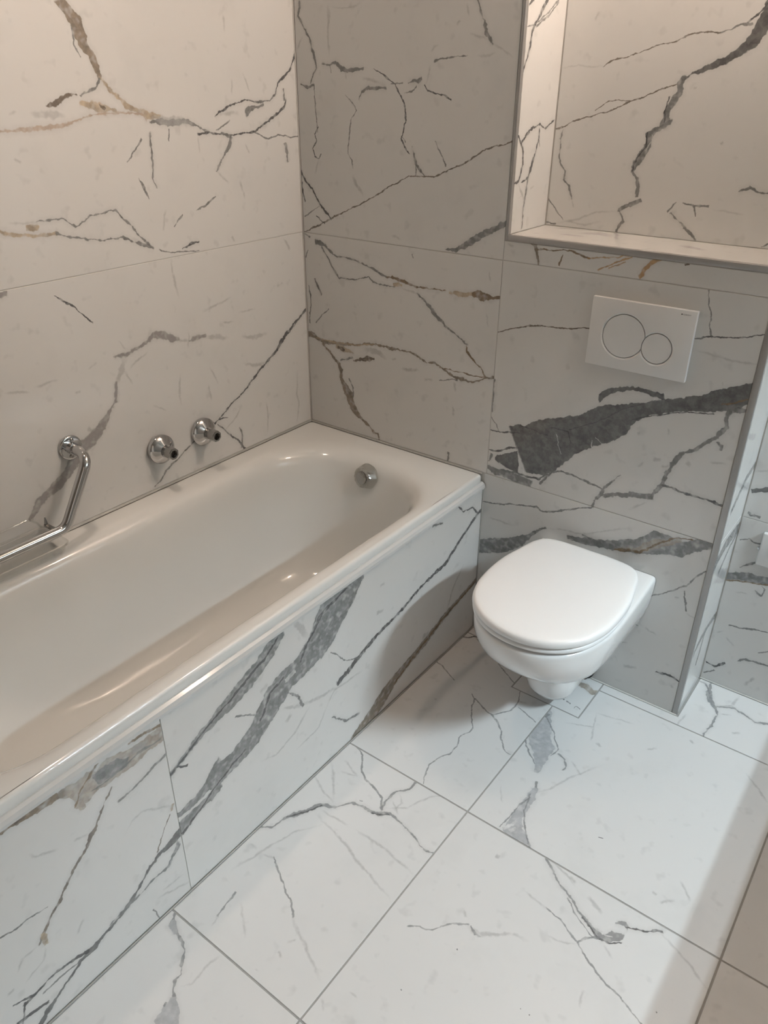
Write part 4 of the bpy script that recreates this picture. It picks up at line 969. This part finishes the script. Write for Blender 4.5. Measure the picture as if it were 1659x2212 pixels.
half = [(0, -.044), (.06, -.0445), (.105, -.050), (.132, -.064), (.1505, -.095), (.163, -.150), (.1735, -.205), (.1770, -.255), (.1755, -.310), (.168, -.360), (.150, -.410), (.121, -.447), (.085, -.474), (.044, -.4895), (0, -.4945)]
def lid_ring(inset, z, dy=0.0):
    pts = [(x, y) for x, y in half] + [(-x, y) for x, y in half[-2:0:-1]]
    cy = -.26
    cur = catmull([Vector((x, y)) for x, y in pts], 6)
    out = []
    n = len(cur)
    for i, p in enumerate(cur):
        t = (cur[(i+1) % n] - cur[i-1]).normalized()
        nrm = Vector((-t.y, t.x))
        if nrm.dot(Vector((0, cy)) - p) < 0: nrm = -nrm
        q = p + nrm*inset
        out.append(Vector((TC + q.x, q.y + dy, z)))
    return out
def scaled(r, f, z):
    c = Vector((TC, -.26, z))
    return [Vector((c.x + (p.x-c.x)*f, c.y + (p.y-c.y)*f, z)) for p in r]
bm = bmesh.new()
base = lid_ring(.0, 0)
rg = [scaled(base, .35, .4345), scaled(base, .80, .4345), lid_ring(.008, .4345), lid_ring(.0025, .4350), lid_ring(.0005, .4370), lid_ring(.0, .4410), lid_ring(.0003, .4460), lid_ring(.0018, .4505), lid_ring(.0050, .4540), lid_ring(.0100, .4560), lid_ring(.018, .4570), scaled(base, .78, .4582), scaled(base, .5, .4594), scaled(base, .22, .4600)]
loft(bm, rg, True, True, True)
obj('lid', relw(mesh_from(bm, 'lid', True, 60)), M['seat'], wc)
bm = bmesh.new()
rg = [lid_ring(.060, .4185), lid_ring(.012, .4185), lid_ring(.0050, .4193), lid_ring(.0028, .4215), lid_ring(.0018, .4250), lid_ring(.0040, .4295), lid_ring(.0075, .4325), lid_ring(.013, .4333), lid_ring(.055, .4333), lid_ring(.060, .4300)]
vv = loft(bm, rg, True, False, False)
n = len(vv[0])
for i in range(n):
    j = (i+1) % n
    bm.faces.new((vv[-1][i], vv[-1][j], vv[0][j], vv[0][i]))
obj('seat', relw(mesh_from(bm, 'seat', True, 60)), M['seat'], wc)
for s in (-1, 1):
    bm = bmesh.new(); lathe(bm, (TC + s*.078, -.030, .4130), (0, 0, 1), [(0, .012), (.018, .012), (.021, .009), (.0215, 0)], 20, True, False)
    obj('hinge', relw(mesh_from(bm, 'hinge', True, 40)), M['chrome'], wc)

# dark opening at the foot of the wall, modelled as a black tube end
bm = bmesh.new()
lathe(bm, (1.066, 0.0, .0305), (0, -1, 0), [(0.0005, .027), (.016, .027), (.018, .0255), (.018, .021), (.004, .0205)], 32, True, True)
po = obj('opening_stub', mesh_from(bm, 'opening_stub', True, 40), M['black'])
tag(po, 'dark opening low on the wall behind the toilet foot, modelled as a black tube end', 'opening')

# ------------------------------------------------------------------ flush plate
FX, FZ = 1.060, 1.0275
plate = empty('flush_plate', (FX, 0.0, FZ))
tag(plate, 'white rectangular flush plate with two round buttons above the toilet', 'flush plate')
def circ(cx, cz, r, n=96): return [Vector((cx + r*math.cos(2*math.pi*k/n), cz + r*math.sin(2*math.pi*k/n))) for k in range(n)]
C1, R1, C2, R2 = Vector((1.0235-FX, 1.0265-FZ)), .0510, Vector((1.1055-FX, 1.0115-FZ)), .0352
def prism(name, poly, y0, y1, chamf=0.0, grow=0.0):
    bm = bmesh.new()
    c = sum(poly, Vector((0, 0)))/len(poly)
    def rg(d, y):
        out = []
        m = len(poly)
        for i, p in enumerate(poly):
            t = (poly[(i+1) % m]-poly[i-1]).normalized()
            nr = Vector((-t.y, t.x))
            out.append(Vector(((p+nr*d).x, y, (p+nr*d).y)))
        return out
    rs = [rg(0, y0), rg(0, y1 + chamf), rg(chamf, y1)] if chamf else [rg(-grow, y0), rg(0, y1)]
    loft(bm, rs, True, True, True)
    return mesh_from(bm, name)
pl = obj('plate', box_mesh('plate', (-.123, -.0125, -.082), (.123, -.0005, .082), .0016, 3), M['plate'], plate)
# sunken seats for the buttons
for c, r in ((C1, R1), (C2, R2)):
    bm = bmesh.new()
    lathe(bm, (c.x, -.0140, c.y), (0, 1, 0), [(0, r+.0062), (.0015, r+.0050), (.0036, r+.0012), (.0095, r+.0012)], 96)
    cut = obj('cutter', mesh_from(bm, 'cutter'))
    cut.parent = plate
    bpy.context.view_layer.update()
    md = pl.modifiers.new('cut', 'BOOLEAN'); md.operation = 'DIFFERENCE'; md.object = cut; md.solver = 'EXACT'
    dg = bpy.context.evaluated_depsgraph_get()
    nm = bpy.data.meshes.new_from_object(pl.evaluated_get(dg))
    pl.modifiers.clear(); pl.data = nm
    bpy.data.objects.remove(cut)
for p in pl.data.polygons: p.use_smooth = True
pl.data.set_sharp_from_angle(angle=math.radians(25))
if not pl.data.materials: pl.data.materials.append(M['plate'])
big = [p for p in circ(C1.x, C1.y, R1-.0003, 160)]
d = C2 - C1; RR = R2 + .0012
keep = [p for p in big if (p-C2).length > RR]
# order the kept arc so that it is one run, then close it along the small button
k0 = next(i for i in range(len(big)) if (big[i]-C2).length > RR and (big[i-1]-C2).length <= RR)
run = [big[(k0+i) % len(big)] for i in range(len(big)) if (big[(k0+i) % len(big)]-C2).length > RR]
a_end = math.atan2((run[-1]-C2).y, (run[-1]-C2).x); a_beg = math.atan2((run[0]-C2).y, (run[0]-C2).x)
while a_beg > a_end: a_beg -= 2*math.pi
arc = [C2 + Vector((math.cos(a_end + (a_beg-a_end)*k/20), math.sin(a_end + (a_beg-a_end)*k/20)))*RR for k in range(1, 20)]
bme = prism('button', run + arc, -.0046, -.0116, .0006)
obj('button', bme, M['plate'], plate)['label'] = 'large round flush button'
obj('button', prism('button', circ(C2.x, C2.y, R2-.0003, 96), -.0046, -.0116, .0006), M['plate'], plate)['label'] = 'small round flush button'
tcu = bpy.data.curves.new('lettering', 'FONT'); tcu.body = 'GEBERIT'; tcu.size = .0042; tcu.extrude = .00008; tcu.align_x = 'LEFT'; tcu.space_character = 1.15
tob = bpy.data.objects.new('lettering', tcu); COL.objects.link(tob)
bpy.context.view_layer.update()
tm = bpy.data.meshes.new_from_object(tob.evaluated_get(bpy.context.evaluated_depsgraph_get()))
bpy.data.objects.remove(tob)
tm.transform(Matrix.Rotation(math.radians(90), 4, 'X'))
bm = bmesh.new(); bm.from_mesh(tm); add_box(bm, (-.0042, -.0001, 0.0), (-.0012, .0001, .0030))
tm = mesh_from(bm, 'lettering')
lt = obj('lettering', tm, M['print'], plate); lt.location = (.0915, -.01258, .0705); tm.materials.clear(); tm.materials.append(M['print'])
lt['label'] = 'tiny dark grey printed lettering'

# ------------------------------------------------------------------ bare mixer connections on the left wall
def valve(y, z, label, loose):
    e = empty('wall_valve', (0.0, y, z))
    tag(e, label, 'valve', None)
    bm = bmesh.new()
    lathe(bm, (0, 0, 0), (1, 0, 0), [(.0006+loose, .0400), (.003+loose, .0408), (.012+loose, .0408), (.0145+loose, .0394), (.0205+loose, .0310), (.027+loose, .0200), (.0285+loose, .0178), (.0285+loose, .013)], 56)
    obj('rosette', mesh_from(bm, 'rosette', True, 28), M['chrome'], e)
    bm = bmesh.new(); lathe(bm, (0, 0, 0), (1, 0, 0), [(.001, .0128), (.046, .0128), (.0465, .0122)], 40)
    obj('neck', mesh_from(bm, 'neck', True, 40), M['chrome_dull'], e)
    bm = bmesh.new(); lathe(bm, (0, -.002, .001), (1, 0, 0), [(.042, .0140), (.0435, .0168), (.0655, .0168), (.067, .0155), (.067, .0108), (.055, .0100)], 8, True, True, .35)
    nut = obj('nut', mesh_from(bm, 'nut'), M['chrome_dull'], e)
    bm = bmesh.new(); lathe(bm, (0, -.002, .001), (1, 0, 0), [(.053, .0098), (.0555, .0098), (.0555, .0050), (.0535, .0045)], 32)
    obj('bore', mesh_from(bm, 'bore', True, 40), M['steel_dark'], nut)
    return e
valve(-0.617, 0.672, 'chrome wall valve with a round rosette, between the grab bar and its twin', .0035)
valve(-0.464, 0.671, 'chrome wall valve with a round rosette, nearer the marble room corner', .0)

# ------------------------------------------------------------------ grab bar with soap dish
gb = empty('grab_bar', (0.0, -0.872, 0.766))
tag(gb, 'angled chrome grab bar with a clear soap dish over the bathtub', 'grab bar')
GO = Vector((0.0, -0.872, 0.766))
def relg(me):
    me.transform(Matrix.Translation(-GO)); return me
BX = .078
path = fillet([(0.004, -.872, .766), (BX, -.872, .766), (BX, -.967, .6075), (BX, -1.40, .6075), (.004, -1.40, .6075)], .036, 12)
bm = bmesh.new(); tube(bm, path, .0128, 28)
obj('bar', relg(mesh_from(bm, 'bar', True, 50)), M['chrome'], gb)
for fy, fz in ((-.872, .766), (-1.40, .6075)):
    bm = bmesh.new(); lathe(bm, (0, fy, fz), (1, 0, 0), [(.0005, .0305), (.003, .0312), (.0060, .0306), (.0076, .0290), (.0082, .0262), (.0084, .0150), (.012, .0146), (.022, .0144), (.0225, .0132)], 48)
    fl = obj('flange', relg(mesh_from(bm, 'flange', True, 35)), M['chrome'], gb)
    for dy, dz in ((.004, .0195), (-.004, -.0205)):
        bm = bmesh.new(); lathe(bm, (0, fy+dy, fz+dz), (1, 0, 0), [(.0080, .0052), (.0095, .0050), (.0105, .0035), (.0098, .0025), (.0093, .0005)], 20)
        obj('screw', relg(mesh_from(bm, 'screw', True, 40)), M['chrome_dull'], fl)
# clear dish: a thin walled tray hung over the bar
dish_y0, dish_y1 = -1.30, -.985
def tray(o):
    rs = []
    for ins, z, r in ((0, .5965, .022), (.001, .5925, .022), (.006, .588, .021), (.009, .574, .019), (.013, .5685, .016), (.03, .5675, .008)):
        rs.append([Vector((p.x, p.y, z)) for p in rrect(.016+ins+o, .128-ins-o, dish_y0+ins+o, dish_y1-ins-o, max(r-o, .003), 8, 4)])
    return rs
bm = bmesh.new()
a = loft(bm, tray(0.0), True, False, True)
b = loft(bm, [[p + Vector((0, 0, .0018)) for p in r] for r in tray(.0018)], True, False, True)
for i in range(len(a[0])):
    j = (i+1) % len(a[0])
    bm.faces.new((a[0][i], a[0][j], b[0][j], b[0][i]))
dish = obj('soap_dish', relg(mesh_from(bm, 'soap_dish', True, 50)), M['thin_clear'], gb); dish['label'] = 'clear plastic soap dish'
bm = bmesh.new()
tube(bm, fillet([(.020, dish_y0+.02, .6055), (.020, dish_y1-.004, .6055), (.068, dish_y1-.004, .6035), (.064, dish_y0+.02, .6035)], .016, 6), .0028, 12)
obj('dish_rim', relg(mesh_from(bm, 'dish_rim', True, 50)), M['thin_clear'], dish)
bm = bmesh.new()
tube(bm, fillet([(.012, dish_y0+.02, .625), (.010, dish_y1-.035, .631), (.012, dish_y1-.018, .617), (.016, dish_y1-.01, .602)], .012, 6), .0024, 10)
obj('dish_lip', relg(mesh_from(bm, 'dish_lip', True, 50)), M['thin_clear'], dish)
bm = bmesh.new()
loft(bm, [[Vector((x, dish_y1+.002+dy, z0+dz)) for dy, dz in ((-.004, -.0035), (.004, -.0035), (.0045, .003), (-.0045, .003))] for x, z0 in ((.014, .602), (.040, .6025), (.072, .6045))], True, True, True)
loft(bm, [[Vector((x, dish_y1+.002+dy, z)) for x, dy in ((.0135, -.003), (.0235, -.003), (.0235, .003), (.0135, .003))] for z in (.603, )] + [[Vector((x, dish_y1+.004+dy, .622)) for x, dy in ((.0135, -.0012), (.0165, -.0012), (.0165, .0012), (.0135, .0012))]], True, True, True)
obj('bracket', relg(mesh_from(bm, 'bracket')), M['chrome_dull'], gb)['label'] = 'grey bracket carrying the soap dish'

# ------------------------------------------------------------------ wall socket in the alcove
so = empty('wall_socket', (1.447, YD, 0.481))
tag(so, 'white wall socket cover with rounded corners in the alcove behind the toilet wall', 'socket')
obj('cover', box_mesh('cover', (-.044, -.013, -.049), (.044, -.0005, .049), .004, 4), M['plate'], so)
bm = bmesh.new(); lathe(bm, (0, -.0125, 0), (0, -1, 0), [(0, .0225), (.0012, .0222), (.0015, .0205), (.001, .0195)], 36)
obj('insert', mesh_from(bm, 'insert', True, 40), M['plate'], so)
bm = bmesh.new()
vs = [bm.verts.new(p) for p in ((-.044, -.012, .0035), (-.044, -.012, -.0055), (-.044, -.002, -.0055), (-.044, -.002, .0035), (-.0505, -.007, -.001))]
for f in ((0, 1, 2, 3), (0, 1, 4), (1, 2, 4), (2, 3, 4), (3, 0, 4)): bm.faces.new([vs[i] for i in f])
obj('clip', mesh_from(bm, 'clip'), M['chrome'], so)['label'] = 'small pointed metal clip'
